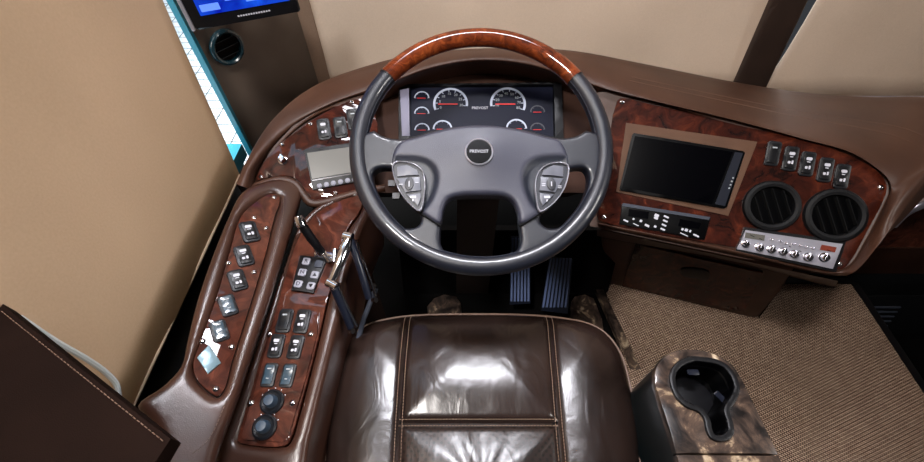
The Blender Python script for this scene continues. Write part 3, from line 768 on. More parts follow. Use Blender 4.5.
# ================================================================== INSTRUMENT CLUSTER
ic = empty('instrument_cluster', FC.hit(480, 125), 'dark instrument cluster with round gauges seen through the steering wheel', 'gauge cluster')
plate('housing', FC, [FC.poly([(399, 86), (561, 84), (563, 142), (399, 142)]), FC.poly([(410, 86.5), (553, 86), (554, 138), (410, 138)])], 'black', ic, thick=.022, er=.002, res=.03, base=-.012)
plate('face', FC, [FC.poly([(405, 84), (556, 84), (556, 141), (405, 141)])], 'face', ic, thick=.001, er=0, res=.03, base=-.006)
plate('side_cheek', FC, [FC.poly([(400, 90), (409, 88.5), (410, 136), (402, 136)], .010)], 'lilac', ic, thick=.002, er=.001, res=.03, base=.010)
def gauge(px, py, rpx, a0, a1, mat, needle, big=False, nums=None):
    h = -.004; u, v = FC.uv(px, py, h); r = abs(FC.uv(px+rpx, py, h)[0]-u)
    V = []; F = []; n = 28; w = r*(.13 if big else .16)
    for i in range(n+1):
        t = math.radians(a0+(a1-a0)*i/n)
        for rr in (r-w, r): V.append(FC.W(u+rr*math.cos(t), v+rr*math.sin(t), h))
    F = [(2*i, 2*i+1, 2*i+3, 2*i+2) for i in range(n)]
    g = mk('gauge', V, F, mat, ic, smooth=False)
    mb = MB(); nt_ = 9 if big else 5
    for i in range(nt_):
        t = math.radians(a0+(a1-a0)*i/(nt_-1)); d = FC.x*math.cos(t)+FC.y*math.sin(t)
        mb.add(*box(FC.W(u, v, h)+d*r*.80, d*r*.06, FC.n.cross(d)*r*.02, FC.n*.0003))
    mb.out('tick_marks', mat, g, smooth=False)
    if needle:
        mk('needle', *box(FC.W(u+needle*r, v-r*.05, h+.001), FC.x*r*.55, FC.y*r*.022, FC.n*.0005), 'red', g, smooth=False)
    if nums:
        for i, s_ in enumerate(nums):
            t = math.radians(a0+(a1-a0)*i/(len(nums)-1)); text(s_, FC, u+math.cos(t)*r*.62, v+math.sin(t)*r*.62, r*.22, 'legendgrey', g, h=h, name='numeral')
M['arc'] = plain('gauge_arc', (165, 172, 190), .5, emit=.15); M['arcdim'] = plain('gauge_arc_dim', (60, 60, 68), .5)
gauge(450.6, 103.5, 17.5, 205, -10, 'arc', -.15, True, ['0', '5', '10', '15', '20', '25', '30'])
gauge(508, 103.5, 18, 190, -25, 'arc', -.15, True, ['10', '20', '30', '40', '50', '60', '70', '80'])
for x, y, r, mt in ((421.7, 98, 7.6, 'arc'), (421.7, 113.5, 7.6, 'arc'), (422, 130, 7.6, 'arc'), (442.5, 129, 9.8, 'arc'), (516.5, 128.5, 10.5, 'arc'), (537.6, 112, 7.5, 'arcdim'), (537.6, 129.5, 7.5, 'arcdim')):
    gauge(x, y, r, 180, 0, mt, -.05)
u, v = FC.uv(480, 108, -.004); text('PREVOST', FC, u, v, .0095, 'legend', ic, h=-.004, sx=1.0)
# ================================================================== SIDE CONSOLE
con = empty('side_console', Vector((-.30, .35, 0)), 'brown leather side console to the left of the driver seat', 'console')
Sout = [(303, 182), (285, 177), (262, 180), (242, 190), (229, 214), (211, 258), (196, 303), (187, 340), (181, 364), (163, 384), (137, 404), (152, 424), (160, 445), (158, 480), (206, 480), (221, 440), (240, 390), (258, 335), (273, 290), (285, 250), (297, 212)]
Swood = [(271, 193), (279, 195), (280, 202), (275, 216), (266, 253), (255, 290), (243, 328), (232, 362), (225, 388), (218, 396), (210, 392), (196, 378), (193, 364), (199, 345), (209, 318), (218, 292), (230, 250), (241, 216), (254, 203)]
V, F = pill(FS, [FS.poly(sm(Sout, 4)), FS.poly(sm(Swood, 4))], thick=.06, er=.014, res=.012, base=-.06, edge_drop=.011); mk('outer_housing', V, F, 'console', con, ang=60)
Qout = [(368, 188), (350, 193), (318, 204), (300, 221), (288, 250), (270, 300), (250, 358), (228, 415), (214, 452), (214, 476), (298, 476), (308, 440), (321, 388), (334, 335), (343, 296), (350, 262), (362, 226), (372, 204)]
Qwood = [(362, 196), (340, 200), (320, 210), (305, 226), (294, 248), (284, 280), (277, 305), (262, 352), (250, 395), (238, 434), (237, 441), (242, 444), (284, 446), (290, 440), (297, 418), (308, 378), (319, 335), (327, 300), (334, 275), (338, 252), (348, 228), (360, 210)]
V, F = pill(FQ, [FQ.poly(sm(Qout, 4)), FQ.poly(sm(Qwood, 4))], thick=.16, er=.014, res=.014, base=-.16, edge_drop=.010); mk('inner_housing', V, F, 'console', con, ang=60)
# console base to the floor
bo = FQ.poly([(350, 210), (300, 235), (262, 330), (232, 420), (225, 470), (295, 470), (318, 388), (340, 296)])
pts = [FQ.W(u, v, -.12) for u, v in bo]
V = pts+[Vector((p.x, p.y, 0)) for p in pts]; n = len(pts)
mk('base', V, [(i, (i+1) % n, (i+1) % n+n, i+n) for i in range(n)], 'darklea', con, smooth=False)
# stitch lines on ridge
P = [FS.hit(*p, .0005) for p in ((284, 190), (283, 215), (274, 250), (262, 292), (248, 338), (233, 380), (222, 412), (208, 440), (190, 455))]
stitch(cat_rom([tuple(p) for p in P], n=6), r=.0005, dashlen=.004).out('stitching', 'piping', con)
sp = empty('switch_panel', FS.hit(235, 300), 'long narrow burl wood strip with window rockers beside the side shade', 'panel', 'burl wood switch panels')
plate('wood_board', FS, [FS.poly(sm(Swood, 4), -.005)], 'woodside', sp, thick=.006, er=.002, res=.02, base=-.011)
for p in ((274, 197.5), (254, 217.7), (266, 228), (254, 272), (228.6, 263), (202.6, 341), (231.7, 346.6), (215.7, 389)): screw(FS, *p, sp, .0042, -.005)
for i, p in enumerate(((249.4, 232), (244, 256), (237.5, 280.5), (228, 305.6), (219.5, 331))):
    rocker(FS, *p, -7, -20, .64, sp, 0 if i < 3 else 3, -.005)
u, v = FS.uv(208.6, 359.6, -.004)
V, F = pill(FS, [FS.poly([(209, 345), (221, 363), (208, 374), (197, 358)], -.004)], thick=.004, er=.0015, res=.01, base=-.005); mk('diamond_cover', V, F, 'diamond', sp)
kp = empty('switch_panel', FQ.hit(285, 380), 'burl wood console panel with six rockers and two round knobs beside the seat', 'panel', 'burl wood switch panels')
Q2 = [(277, 306), (318, 311), (319, 335), (308, 378), (297, 418), (290, 440), (284, 446), (242, 444), (237, 441), (238, 434), (250, 395), (262, 352)]
plate('wood_board', FQ, [FQ.poly(sm(Qwood, 4), -.005)], 'woodside', kp, thick=.006, er=.002, res=.02, base=-.011)
plate('raised_board', FQ, [FQ.poly([(279, 307), (319, 312), (317, 335), (306, 378), (294, 418), (288, 438), (283, 442), (244, 440), (241, 436), (253, 395), (265, 352)], -.003)], 'woodside', kp, thick=.003, er=.0015, res=.02, base=-.005)
for p in ((269.7, 334), (310.6, 334), (251, 403), (292.4, 403)): screw(FQ, *p, kp, .0045, -.002)
for i, p in enumerate(((285, 321), (302.5, 321.5), (276.7, 346), (296, 347), (269.7, 375), (288.2, 375.6))):
    rocker(FQ, *p, 6, -24, .58, kp, (2, 0, 0, 0, 3, 3)[i], -.002)
for p in ((272, 401.7), (264.5, 427)):
    u, v = FQ.uv(*p, 0); rr = .0185
    V = []
    V, F = lathe(FQ, u, v, [(rr, -.002), (rr, .0015), (rr*.85, .0035), (rr*.7, .0015), (.0001, .001)], 26); b_ = mk('dial_knob', V, F, 'bezel', kp)
    V, F = lathe(FQ, u, v, [(rr*.54, .001), (rr*.5, .012), (rr*.4, .015), (.0001, .0155)], 20); mk('knob_cap', V, F, 'knobblue', b_)
    mb = MB()
    for k in range(5):
        t = math.radians(150-30*k); mb.add(*pill(FQ, [circ(u+math.cos(t)*rr*1.12, v+math.sin(t)*rr*1.12, .0009, 8)], thick=.0006, er=0, res=.1, base=-.002))
    mb.out('dial_marks', 'legend', b_, smooth=False)
# shift keypad
ks = empty('gear_keypad', FQ.hit(307, 273), 'gear selector keypad with six square buttons on the side console', 'keypad')
KP = [(300, 255), (327, 258), (313, 293), (291, 290)]
plate('pad', FQ, [FQ.poly(sm(KP, 1))], 'black', ks, thick=.006, er=.002, res=.02, base=-.005)
for px, py, s_, mt in ((306.5, 261.5, 'R', 'key'), (319, 264, '', 'slot'), (302.5, 272.5, 'N', 'key'), (315, 275, '^', 'key'), (298.5, 284, 'D', 'key'), (311, 286, 'v', 'key')):
    u, v = FQ.uv(px, py, .002); b_ = plate('button', FQ, [rrect(u, v, .0145, .0145, .003, -.15)], mt, ks, thick=.004, er=.001, res=.01, base=.0)
    if s_ in 'RND' and s_: text(s_, FQ, u, v, .011, 'matte', b_, h=.0042, name='letter')
    elif s_:
        k = 1 if s_ == '^' else -1
        mk('arrow', [FQ.W(u-.004, v-.003*k, .0043), FQ.W(u+.004, v-.003*k, .0043), FQ.W(u, v+.004*k, .0043)], [(0, 1, 2)], 'matte', b_, smooth=False)
# levers
lv = empty('lever', FQ.hit(322, 256), 'black lever with a chrome tip standing on the side console', 'lever')
def Q(px, py, h): return FQ.hit(px, py, h)
base_ = Q(326, 255, .004)
V, F = tube([Q(300, 222, .075), Q(311, 238, .045), Q(322, 252, .012)], [.008, .0085, .007], 14); mk('shaft', V, F, 'black', lv)
V, F = tube([Q(298, 216, .083), Q(300, 221, .077), Q(302.5, 226, .070)], [.007, .0095, .009], 14); mk('tip', V, F, 'chrome', lv)
mb = MB(); mb.add(*tube([Q(317, 246, .02), Q(322, 254, .008)], .009, 12)); mb.add(*tube([Q(316, 254, .002), Q(337, 256, .004)], .007, 12)); mb.add(*tube([Q(335, 250, .006), Q(334, 262, .004)], .006, 12)); mb.add(*tube([Q(322, 250, .012), Q(330, 262, .002)], .005, 10)); mb.out('pivot', 'chrome', lv)
pb = empty('hinged_lever', Q(345, 300, 0), 'chrome hinged handle with two dark arms beside the seat', 'lever')
mb = MB()
V, F = tube([Q(349, 238, .06), Q(345, 248, .058), Q(340, 262, .052), Q(334, 276, .045), Q(330, 284, .04)], [.007, .0105, .009, .0075, .006], 14); mk('grip', V, F, 'chrome', pb)
mk('joint', *tube([Q(344, 236, .06), Q(352, 238, .06)], .009, 14), 'chrome', pb); mk('joint', *tube([Q(328, 282, .04), Q(337, 287, .04)], .0085, 14), 'chrome', pb)
V, F = tube([Q(351, 240, .055), Q(360, 268, .03), Q(369, 298, -.01)], [.0065, .0065, .007], 12); mk('arm', V, F, 'navy', pb)
V, F = tube([Q(334, 287, .036), Q(342, 306, .01), Q(351, 328, -.02)], [.008, .0075, .0065], 12); mk('arm', V, F, 'navy', pb)
V, F = tube([Q(338, 287, .036), Q(347, 306, .01), Q(357, 326, -.02)], .0025, 8); mk('rod', V, F, 'chrome', pb)
V, F = tube([Q(356, 240, .05), Q(366, 268, .02), Q(376, 296, -.02)], .0022, 8); mk('rod', V, F, 'chrome', pb)
for p in ((371, 286, -.03), (350, 331, -.03), (373, 300, -.04)): mk('bolt', *tube([Q(*p), Q(p[0]+3, p[1], p[2]+.006)], .005, 10), 'chrome', pb)
V, F = tube([Q(376, 288, -.05), Q(364, 318, -.08), Q(358, 340, -.1)], .005, 8); mk('bracket', V, F, 'slot', pb)
# ================================================================== STEERING WHEEL
t_ = math.radians(25.5)
wn = Vector((0, -math.sin(t_), math.cos(t_))); wy = Vector((0, math.cos(t_), math.sin(t_)))
FWh = Fr.__new__(Fr); FWh.n = wn; FWh.x = RT.copy(); FWh.y = wy; FWh.o = PD(481, 144.7, .735)
sw = empty('steering_wheel', FWh.o, 'large steering wheel with black leather rim and polished wood upper arc', 'steering wheel')
R0 = .2140; a1, a2 = math.radians(36.5), math.radians(142)
def arc(a, b, n, R=R0, h=0): return [FWh.W(R*math.cos(a+(b-a)*i/n), R*math.sin(a+(b-a)*i/n), h) for i in range(n+1)]
V, F = tube(arc(a2, a1+2*math.pi, 120), .0160, 18); mk('leather_rim', V, F, 'wheel', sw, ang=60)
V, F = tube(arc(a1-.004, a2+.004, 60), .0163, 18); mk('wood_grip', V, F, 'woodrim', sw, ang=60)
for a in (a1, a2):
    V, F = tube(arc(a-.006, a+.006, 2), .0168, 18); mk('joint_ring', V, F, 'black', sw)
def wpx(p, h): return [FWh.uv(x, y, h) for x, y in p]
HH = .002
top = sm([(0, 0)], 1) if False else None
# upper opening: inner arc plus the top edge of the spokes
inner = .2065
hub_top = [(586, 131), (576, 136.5), (560, 138.5), (545, 135), (528, 130), (505, 126), (479, 124.5), (455, 126), (431, 131), (415, 136), (400, 139.5), (384, 137), (374, 131)]
ht = wpx(hub_top, HH)
aR = math.atan2(ht[0][1], ht[0][0]); aL = math.atan2(ht[-1][1], ht[-1][0])
ul = [(inner*math.cos(aR-.06+(aL+.06-aR+.06)*i/40), inner*math.sin(aR-.06+(aL+.06-aR+.06)*i/40)) for i in range(41)]
loopT = ul + [tuple(p) for p in cat_rom(ht[::-1], n=4)]
hl = wpx(sm([(373, 175), (377, 170), (390, 168.5), (398, 173), (399, 190), (408, 203), (420, 214), (420, 224), (413, 228.5), (403, 228), (391, 216), (381, 200), (375, 186)], 4), HH)
hr = wpx(sm([(563, 173), (572, 169), (584, 169), (588, 176), (585.5, 193), (578, 207), (569, 218), (558, 228), (546, 228), (540, 222), (541, 214), (553, 204), (562, 190)], 4), HH)
hc = wpx(sm([(444, 205), (450, 199), (460, 197), (502, 197), (511, 199), (516, 206), (519, 226), (520, 244), (513, 254), (500, 258), (480, 259), (460, 258), (447, 254), (441, 245), (441, 226)], 4), HH)
outer = [(.2085*math.cos(2*math.pi*i/120), .2085*math.sin(2*math.pi*i/120)) for i in range(120)]
def rad(x, y): return math.hypot(x, y)
def hfw(x, y):
    r = rad(x, y); return -.010*(1-min(1, r/.205))   # dish gently towards the middle
# outer fill clipped near rim: drop upper arc so that no skin covers the top opening
V, F = pill(FWh, [outer, loopT, hl, hr, hc], thick=.024, er=.007, res=.009, base=-.014, hf=hfw, edge_drop=.006)
mk('spokes', V, F, 'wheel', sw, ang=60)
cov = [(402, 141), (416, 137), (431, 132.5), (455, 127.5), (479, 126), (505, 127.5), (528, 131.5), (545, 136.5), (559, 140), (566, 150), (569, 164), (566, 185), (554, 203), (541, 213), (521, 224), (518, 212), (513, 201), (504, 196), (480, 195), (458, 196), (448, 200), (443, 211), (440, 224), (421, 213), (407, 202), (396, 186), (392, 164), (394, 150)]
c0 = FWh.uv(479, 152, .015)
rl_ = [(392, 156), (408, 154), (424, 156), (435, 163), (440, 175), (438, 190), (431, 205), (421, 214), (408, 210), (394, 190)]
recs = [np.array(wpx(sm([(x if sg < 0 else 961-x, y) for x, y in rl_], 3), .016)) for sg in (-1, 1)]
def hfc(x, y):
    z = .010*math.exp(-((x-c0[0])/.06)**2-((y-c0[1])/.05)**2)
    for rg in recs:
        P_ = np.array([[x, y]])
        if abs(x) > .05 and inside(P_, rg)[0]:
            t = min(1, dist(P_, [rg])[0]/.012); z -= .007*t*t*(3-2*t)
    return z
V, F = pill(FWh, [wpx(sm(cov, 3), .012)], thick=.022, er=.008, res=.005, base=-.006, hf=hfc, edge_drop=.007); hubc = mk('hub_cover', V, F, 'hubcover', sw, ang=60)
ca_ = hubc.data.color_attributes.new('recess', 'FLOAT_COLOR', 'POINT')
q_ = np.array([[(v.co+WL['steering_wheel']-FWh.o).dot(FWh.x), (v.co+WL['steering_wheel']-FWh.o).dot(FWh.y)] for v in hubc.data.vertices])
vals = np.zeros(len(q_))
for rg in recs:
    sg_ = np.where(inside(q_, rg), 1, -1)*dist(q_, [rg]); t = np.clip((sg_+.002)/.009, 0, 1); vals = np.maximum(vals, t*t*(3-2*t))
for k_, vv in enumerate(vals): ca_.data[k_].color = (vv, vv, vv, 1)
# badge
u, v = FWh.uv(479, 152, .026)
V, F = lathe(FWh, u, v, [(.0238, .02), (.0238, .0275), (.0225, .0285), (.0215, .0275), (.0001, .0275)], 36); bd = mk('badge', V, F, 'satin', sw)
V, F = lathe(FWh, u, v, [(.0213, .0272), (.0213, .0282), (.0001, .0284)], 36); mk('badge_face', V, F, 'gloss', bd)
text('PREVOST', FWh, u, v, .0078, 'legend', bd, h=.0288)
# button pads
for side, pts in ((-1, [(62, 40), (130, 35), (190, 65), (208, 110), (205, 200), (185, 262), (110, 200), (66, 110)]), (1, [(868, 48), (800, 38), (745, 62), (718, 110), (718, 190), (737, 265), (805, 222), (856, 145)])):
    pp = [(380+x/4.62, 155+y/4.62) for x, y in pts]; h0 = .020
    L1 = wpx(sm(pp, 4), h0); cx_ = sum(p[0] for p in L1)/len(L1); cy_ = sum(p[1] for p in L1)/len(L1)
    L2 = [(cx_+(x-cx_)*.935, cy_+(y-cy_)*.945) for x, y in L1]
    pd = plate('button_pad', FWh, [L1, L2], 'padrim', sw, thick=.0085, er=.001, res=.006, base=h0-.003)
    plate('pad_body', FWh, [L2], 'hubdark', pd, thick=.004, er=.0, res=.02, base=h0-.003)
    def g(x, y): 
        X = x if side < 0 else 925-x
        return FWh.uv(380+X/4.62, 155+y/4.62, h0)
    for q in ([(80, 58), (125, 50), (170, 72), (180, 95), (82, 103)], [(80, 112), (184, 104), (190, 166), (118, 176)], [(124, 186), (188, 180), (190, 205), (176, 238)]):
        plate('button', FWh, [[g(*p) for p in q]], 'btn', pd, thick=.005, er=.0012, res=.01, base=h0)
    u, v = g(137, 138); plate('button', FWh, [circ(u, v, .0075, 20, .0115, .12*side)], 'hubdark', pd, thick=.0075, er=.001, res=.01, base=h0)
    mb = MB()
    if side < 0: ms_ = ((98, 140, .006, .0012), (172, 131, .006, .0012), (137, 140, .0015, .010), (154, 198, .010, .004), (154, 212, .002, .004))
    else: ms_ = ((98, 148, .006, .0012), (98, 156, .006, .001), (172, 138, .006, .0012), (172, 146, .006, .001), (137, 140, .0015, .008), (156, 198, .010, .004), (156, 214, .002, .004))
    for x, y, w, h in ms_:
        u, v = g(x, y); mb.add(*pill(FWh, [rrect(u, v, w, h, .0004)], thick=.0005, er=0, res=.1, base=h0+(.0075 if x == 137 else .005)))
    mb.out('button_symbols', 'legend', pd, smooth=False)
# stubs on the left pad
mb = MB()
for x, y in ((55, 132), (75, 190)):
    u, v = FWh.uv(380+x/4.62, 155+y/4.62, .008); mb.add(*box(FWh.W(u, v, .008), RT*.006, FWh.y*.005, FWh.n*.003))
mb.out('stub_button', 'hubdark', sw)
# seam lines
for pts in ([(420, 213), (430, 219), (441, 226)], [(541, 213), (531, 219), (519, 226)]):
    P = [FWh.hit(x, y, .0105) for x, y in pts]; V, F = tube(P, .0022, 8); mk('seam', V, F, 'matte', sw)
# rim stitching on the inner side
P = [FWh.W((R0-.0145)*math.cos(t), (R0-.0145)*math.sin(t), .008) for t in [a2+(a1+2*math.pi-a2)*i/260 for i in range(261)]]
stitch(P, r=.0005, dashlen=.003).out('rim_stitching', 'slot', sw)
# column
col = empty('steering_column', Vector((.03, .70, 0)), 'dark brown boxed steering column under the wheel', 'column')
def ring(c, w, d, fr_y, fr_x=RT): return [c+fr_x*w*sx+fr_y*d*sy for sx, sy in ((-1, -1), (1, -1), (1, 1), (-1, 1))]
hubp = FWh.W(0, -.02, -.02)
cs = [ring(hubp, .055, .045, FWh.y), ring(hubp-FWh.n*.10+Vector((0, .02, 0)), .065, .06, FWh.y)]
V = cs[0]+cs[1]; F = [(0, 1, 5, 4), (1, 2, 6, 5), (2, 3, 7, 6), (3, 0, 4, 7), (0, 3, 2, 1), (4, 5, 6, 7)]; mk('shroud', V, F, 'columnbrown', col, smooth=False)
c1 = ring(Vector((.035, .66, .64)), .045, .05, Vector((0, 1, 0))); c2 = ring(Vector((.035, .78, .0)), .055, .06, Vector((0, 1, 0)))
mk('post_cover', c1+c2, F, 'columnbrown', col, smooth=False)
# pedals
FP = Fr(PD(510, 250, 1.31), PD(571, 250, 1.31), PD(540, 308, 1.33), xdir=RT)
for nm, pts, lb in (('brake_pedal', [(511, 236), (530, 236), (530, 303), (509.5, 304)], 'ribbed blue-grey brake pedal, the left pedal of the two'), ('accelerator_pedal', [(549, 256), (572, 259), (567, 313), (541, 310)], 'ribbed blue-grey accelerator pedal, the right pedal of the two')):
    e = empty(nm, FP.hit(*pts[2]), lb, 'pedal')
    plate('pad', FP, [FP.poly(pts)], 'navy', e, thick=.010, er=.002, res=.05, base=0)
    n = 6 if nm[0] == 'b' else 7
    for i in range(n):
        t = (i+.5)/n
        a = FP.uv(pts[0][0]*(1-t)+pts[1][0]*t, pts[0][1]+2, .01); b = FP.uv(pts[3][0]*(1-t)+pts[2][0]*t, pts[3][1]-3, .01)
        mk('rib', *box(FP.W((a[0]+b[0])/2, (a[1]+b[1])/2, .012), Vector((.003, 0, 0)), (FP.W(*b)-FP.W(*a))*.5, FP.n*.002), 'pedal', e, smooth=False)
    m_ = FP.hit((pts[0][0]+pts[1][0])/2, (pts[0][1]+pts[2][1])/2, -.004)
    mk('stem', *tube([m_, Vector((m_.x, m_.y+.10, .0))], .012, 8), 'black', e)
# dark toe board
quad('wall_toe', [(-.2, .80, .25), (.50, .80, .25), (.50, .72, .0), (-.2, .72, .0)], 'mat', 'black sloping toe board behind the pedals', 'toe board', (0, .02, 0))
bpy.data.objects['wall_toe'].name = 'wall_footwell'
# ================================================================== SEAT
FSe = Fr(PZ(400, 330, -.765), PZ(560, 330, -.765), PZ(480, 460, -.765), xdir=RT, o=Vector((.033, .15, 1.27-.765)))
seat = empty('driver_seat', Vector((.033, .1, 0)), 'glossy dark brown leather driver seat with perforated centre panel', 'seat')
O_px = [(480, 314.5), (430, 315), (395, 318), (366, 326), (349, 341), (339, 362), (332, 395), (327, 430), (324, 470)]
O_r = [(643, 470), (640, 432), (633, 392), (622, 354), (607, 334), (590, 324), (560, 318), (520, 315)]
top_h = .0
Ol = FSe.poly(O_px); Or = FSe.poly(O_r)
xl = Ol[-1][0]; xr = Or[0][0]
full = Ol+[(xl+.005, -.15), (xl+.02, -.27), (xl+.08, -.30), (xr-.08, -.30), (xr-.02, -.27), (xr-.005, -.15)]+Or
full = [(x*1.035, (y+.04)*1.025-.032) for x, y in full]
full = sm(full, 5); fa = resample(full, .006)
ER = .055
def Hs(x, y):
    return 0
def prof(P, er=.046, drop=.04):
    D = dist(P, [fa]); q = np.clip(D/er, 0, 1); return -drop*(1-np.sqrt(np.clip(1-(1-q)**2.2, 0, 1)))+.016*(1-np.exp(-(D/.09)**2))
sL = [FSe.uv(*p) for p in ((409, 300), (407, 320), (404, 360), (401.5, 400), (400, 425), (398, 470))]
sR = [FSe.uv(*p) for p in ((549, 300), (550, 320), (552, 360), (555, 400), (557, 425), (561, 470))]
def ext(s): d = (np.array(s[-1])-np.array(s[-2])); d = d/np.linalg.norm(d); return s+[tuple(np.array(s[-1])+d*.30)]
sL = ext(sL); sR = ext(sR)
yc = FSe.uv(480, 425)[1]
def clip_poly(test, cut):   # keep the region of the full outline on one side of a polyline through grid classification
    pass
from mathutils.geometry import intersect_line_line_2d
def split_by(line, side):
    """outline part on the given side (-1 left, +1 right) of a roughly fore-aft seam"""
    L_ = np.array(line); L_ = L_[np.argsort(L_[:, 1])]
    fx = lambda y: np.interp(y, L_[:, 1], L_[:, 0])
    out = []; n = len(fa)
    for i in range(n):
        a, b = fa[i], fa[(i+1) % n]; da = (a[0]-fx(a[1]))*side; db = (b[0]-fx(b[1]))*side
        if da >= 0: out.append(tuple(a))
        if (da >= 0) != (db >= 0):
            t = da/(da-db); out.append(tuple(a+(b-a)*t))
    return out, fx
def seam_fill(out, fx):
    # insert seam points between the two crossings
    P = np.array(out); dd = np.abs(P[:, 0]-np.array([fx(y) for y in P[:, 1]]))
    idx = [i for i in range(len(P)) if dd[i] < 1e-4]
    res_ = []
    for i in range(len(P)):
        res_.append(tuple(P[i])); j = (i+1) % len(P)
        if dd[i] < 1e-4 and dd[j] < 1e-4 and abs(P[i][1]-P[j][1]) > .05:
            y0_, y1_ = P[i][1], P[j][1]
            for k in range(1, 60): y = y0_+(y1_-y0_)*k/60; res_.append((float(fx(y)), float(y)))
    return res_
left, fxl = split_by(sL, -1); left = seam_fill(left, fxl)
right, fxr = split_by(sR, 1); right = seam_fill(right, fxr)
# centre: top and bottom arcs between seams
ymax = lambda x: max((p[1] for p in fa if abs(p[0]-x) < .008), default=.22)
ymin = lambda x: min((p[1] for p in fa if abs(p[0]-x) < .008), default=-.45)
yt = ymax(fxl(.2)); 
xs = np.linspace(fxl(yt), fxr(yt), 24); front_arc = [(x, ymax(x)) for x in xs]
xs2 = np.linspace(fxl(-.45), fxr(-.45), 10)
ylist = np.linspace(yt-.01, yc+.004, 24)
def yseam(x): return yc + .006*(1-((x-.0)/.08)**2)*0
cf = front_arc + [(fxr(y), y) for y in ylist] + [(x, yc) for x in np.linspace(fxr(yc), fxl(yc), 24)][1:-1] + [(fxl(y), y) for y in ylist[::-1]]
yb = -.30
y2 = np.linspace(yc, yb+.002, 30)
crr = [(x, yc) for x in np.linspace(fxl(yc), fxr(yc), 24)] + [(fxr(y), y) for y in y2[1:]] + [(x, yb) for x in np.linspace(fxr(yb), fxl(yb), 12)][1:-1] + [(fxl(y), y) for y in y2[::-1][:-1]]
def cushion(name, loop, mat, puff=.006, sag=0):
    LL = resample(loop, .006); own = LL
    def hf(x, y): return 0
    V, F = pill(FSe, [loop], thick=0, er=.0155, res=.0075, base=0, edge_drop=0, hf=hf, walls=False)
    P = np.array([((v-FSe.o).dot(FSe.x), (v-FSe.o).dot(FSe.y)) for v in V])
    Z = prof(P); Ds = dist(P, [own]); inner_ = dist(P, [fa])
    crease = np.where(inner_ > .001, 1, 0)
    Z = Z - .007*np.exp(-(Ds/.006)**2)*np.clip(inner_/.01, 0, 1) + puff*(1-np.exp(-(Ds/.045)**1.6))
    if sag:   # soft radiating folds
        cx_, cy_ = .0, yc-.10
        a = np.arctan2(P[:, 1]-cy_, P[:, 0]-cx_); Z = Z + sag*np.sin(a*11)*np.clip(Ds/.03, 0, 1)*np.exp(-np.hypot(P[:, 0]-cx_, P[:, 1]-cy_)/.12)
    V = [FSe.W(p[0], p[1], z) for p, z in zip(P, Z)]
    return mk(name, V, F, mat, seat, ang=80)
cushion('side_bolster', left, 'seat', .010)
cushion('side_bolster', right, 'seat', .010)
cushion('front_panel', cf, 'seat', .012)
cushion('perforated_panel', crr, 'seatperf', .010, .0015)
# side skirt
mb = MB(); k = len(fa)
def ringz(off, z):
    c = fa.mean(0); return [FSe.W(p[0]+(p[0]-c[0])*off, p[1]+(p[1]-c[1])*off, z) for p in fa]
rs = [ringz(0, -.040), ringz(.010, -.056), ringz(.012, -.09), ringz(-.01, -.105), ringz(-.06, -.11)]
V = sum(rs, []); F = [(i*k+j, i*k+(j+1) % k, (i+1)*k+(j+1) % k, (i+1)*k+j) for i in range(4) for j in range(k)]
mk('side_skirt', V, F, 'seat', seat, ang=70)
V, F = tube([FSe.W(p[0]*1.006, (p[1]+.04)*1.01-.04, -.034) for p in fa[::2]], .002, 8, closed=True); mk('piping', V, F, 'piping', seat)
def surf(P):
    P = np.array(P); Z = prof(P); return P, Z
for fx, sgn in ((fxl, -1), (fxr, 1)):
    for off in (-.0055, .0055):
        ys = np.linspace(yt-.002, -.28, 160); P = [(fx(y)+off, y) for y in ys]; P, Z = surf(P)
        stitch([FSe.W(p[0], p[1], z+.0015) for p, z in zip(P, Z)], r=.0006, dashlen=.0036).out('stitching', 'thread', seat)
for off in (-.005, .005):
    P = [(x, yc+off) for x in np.linspace(fxl(yc), fxr(yc), 60)]; P, Z = surf(P)
    stitch([FSe.W(p[0], p[1], z+.0015) for p, z in zip(P, Z)], r=.0006, dashlen=.0036).out('stitching', 'thread', seat)
mk('pedestal', *box(Vector((.033, .06, .21)), Vector((.17, 0, 0)), Vector((0, .17, 0)), Vector((0, 0, .19))), 'black', seat, smooth=False)
# marble plinth under the seat, with a foot cut-out
fz = Fr(Vector((0, 0, 0)), Vector((1, 0, 0)), Vector((0, 1, 0)), xdir=RT, o=Vector((0, 0, 0)))
zf = .02
def fp_(p): r = PZ(p[0], p[1], -1.27+.02); return (r.x, r.y)
pl_ = [fp_(p) for p in ((428, 316), (427, 306), (434, 298), (444, 294), (456, 296), (461, 303), (462, 318), (462, 330), (572, 332), (571, 318), (570, 303), (575, 296), (585, 294), (594, 298), (602, 318), (604, 332))]
pl_ += [(.46, .40), (.46, -.35), (-.13, -.35), (-.13, .4)]
V, F = pill(fz, [pl_], thick=.02, er=.004, res=.02); tag(mk('seat_plinth', V, F, 'marble'), 'brown marble plinth peeking out in front of the driver seat', 'plinth')
st = [PZ(592, 284, -1.265), PZ(599, 284, -1.265), PZ(640, 370, -1.265), PZ(630, 370, -1.265)]
V, F = pill(fz, [[(p.x, p.y) for p in st]], thick=.018, er=.002, res=.05); tag(mk('marble_strip', V, F, 'marble'), 'narrow marble edging along the left edge of the carpet', 'edging')
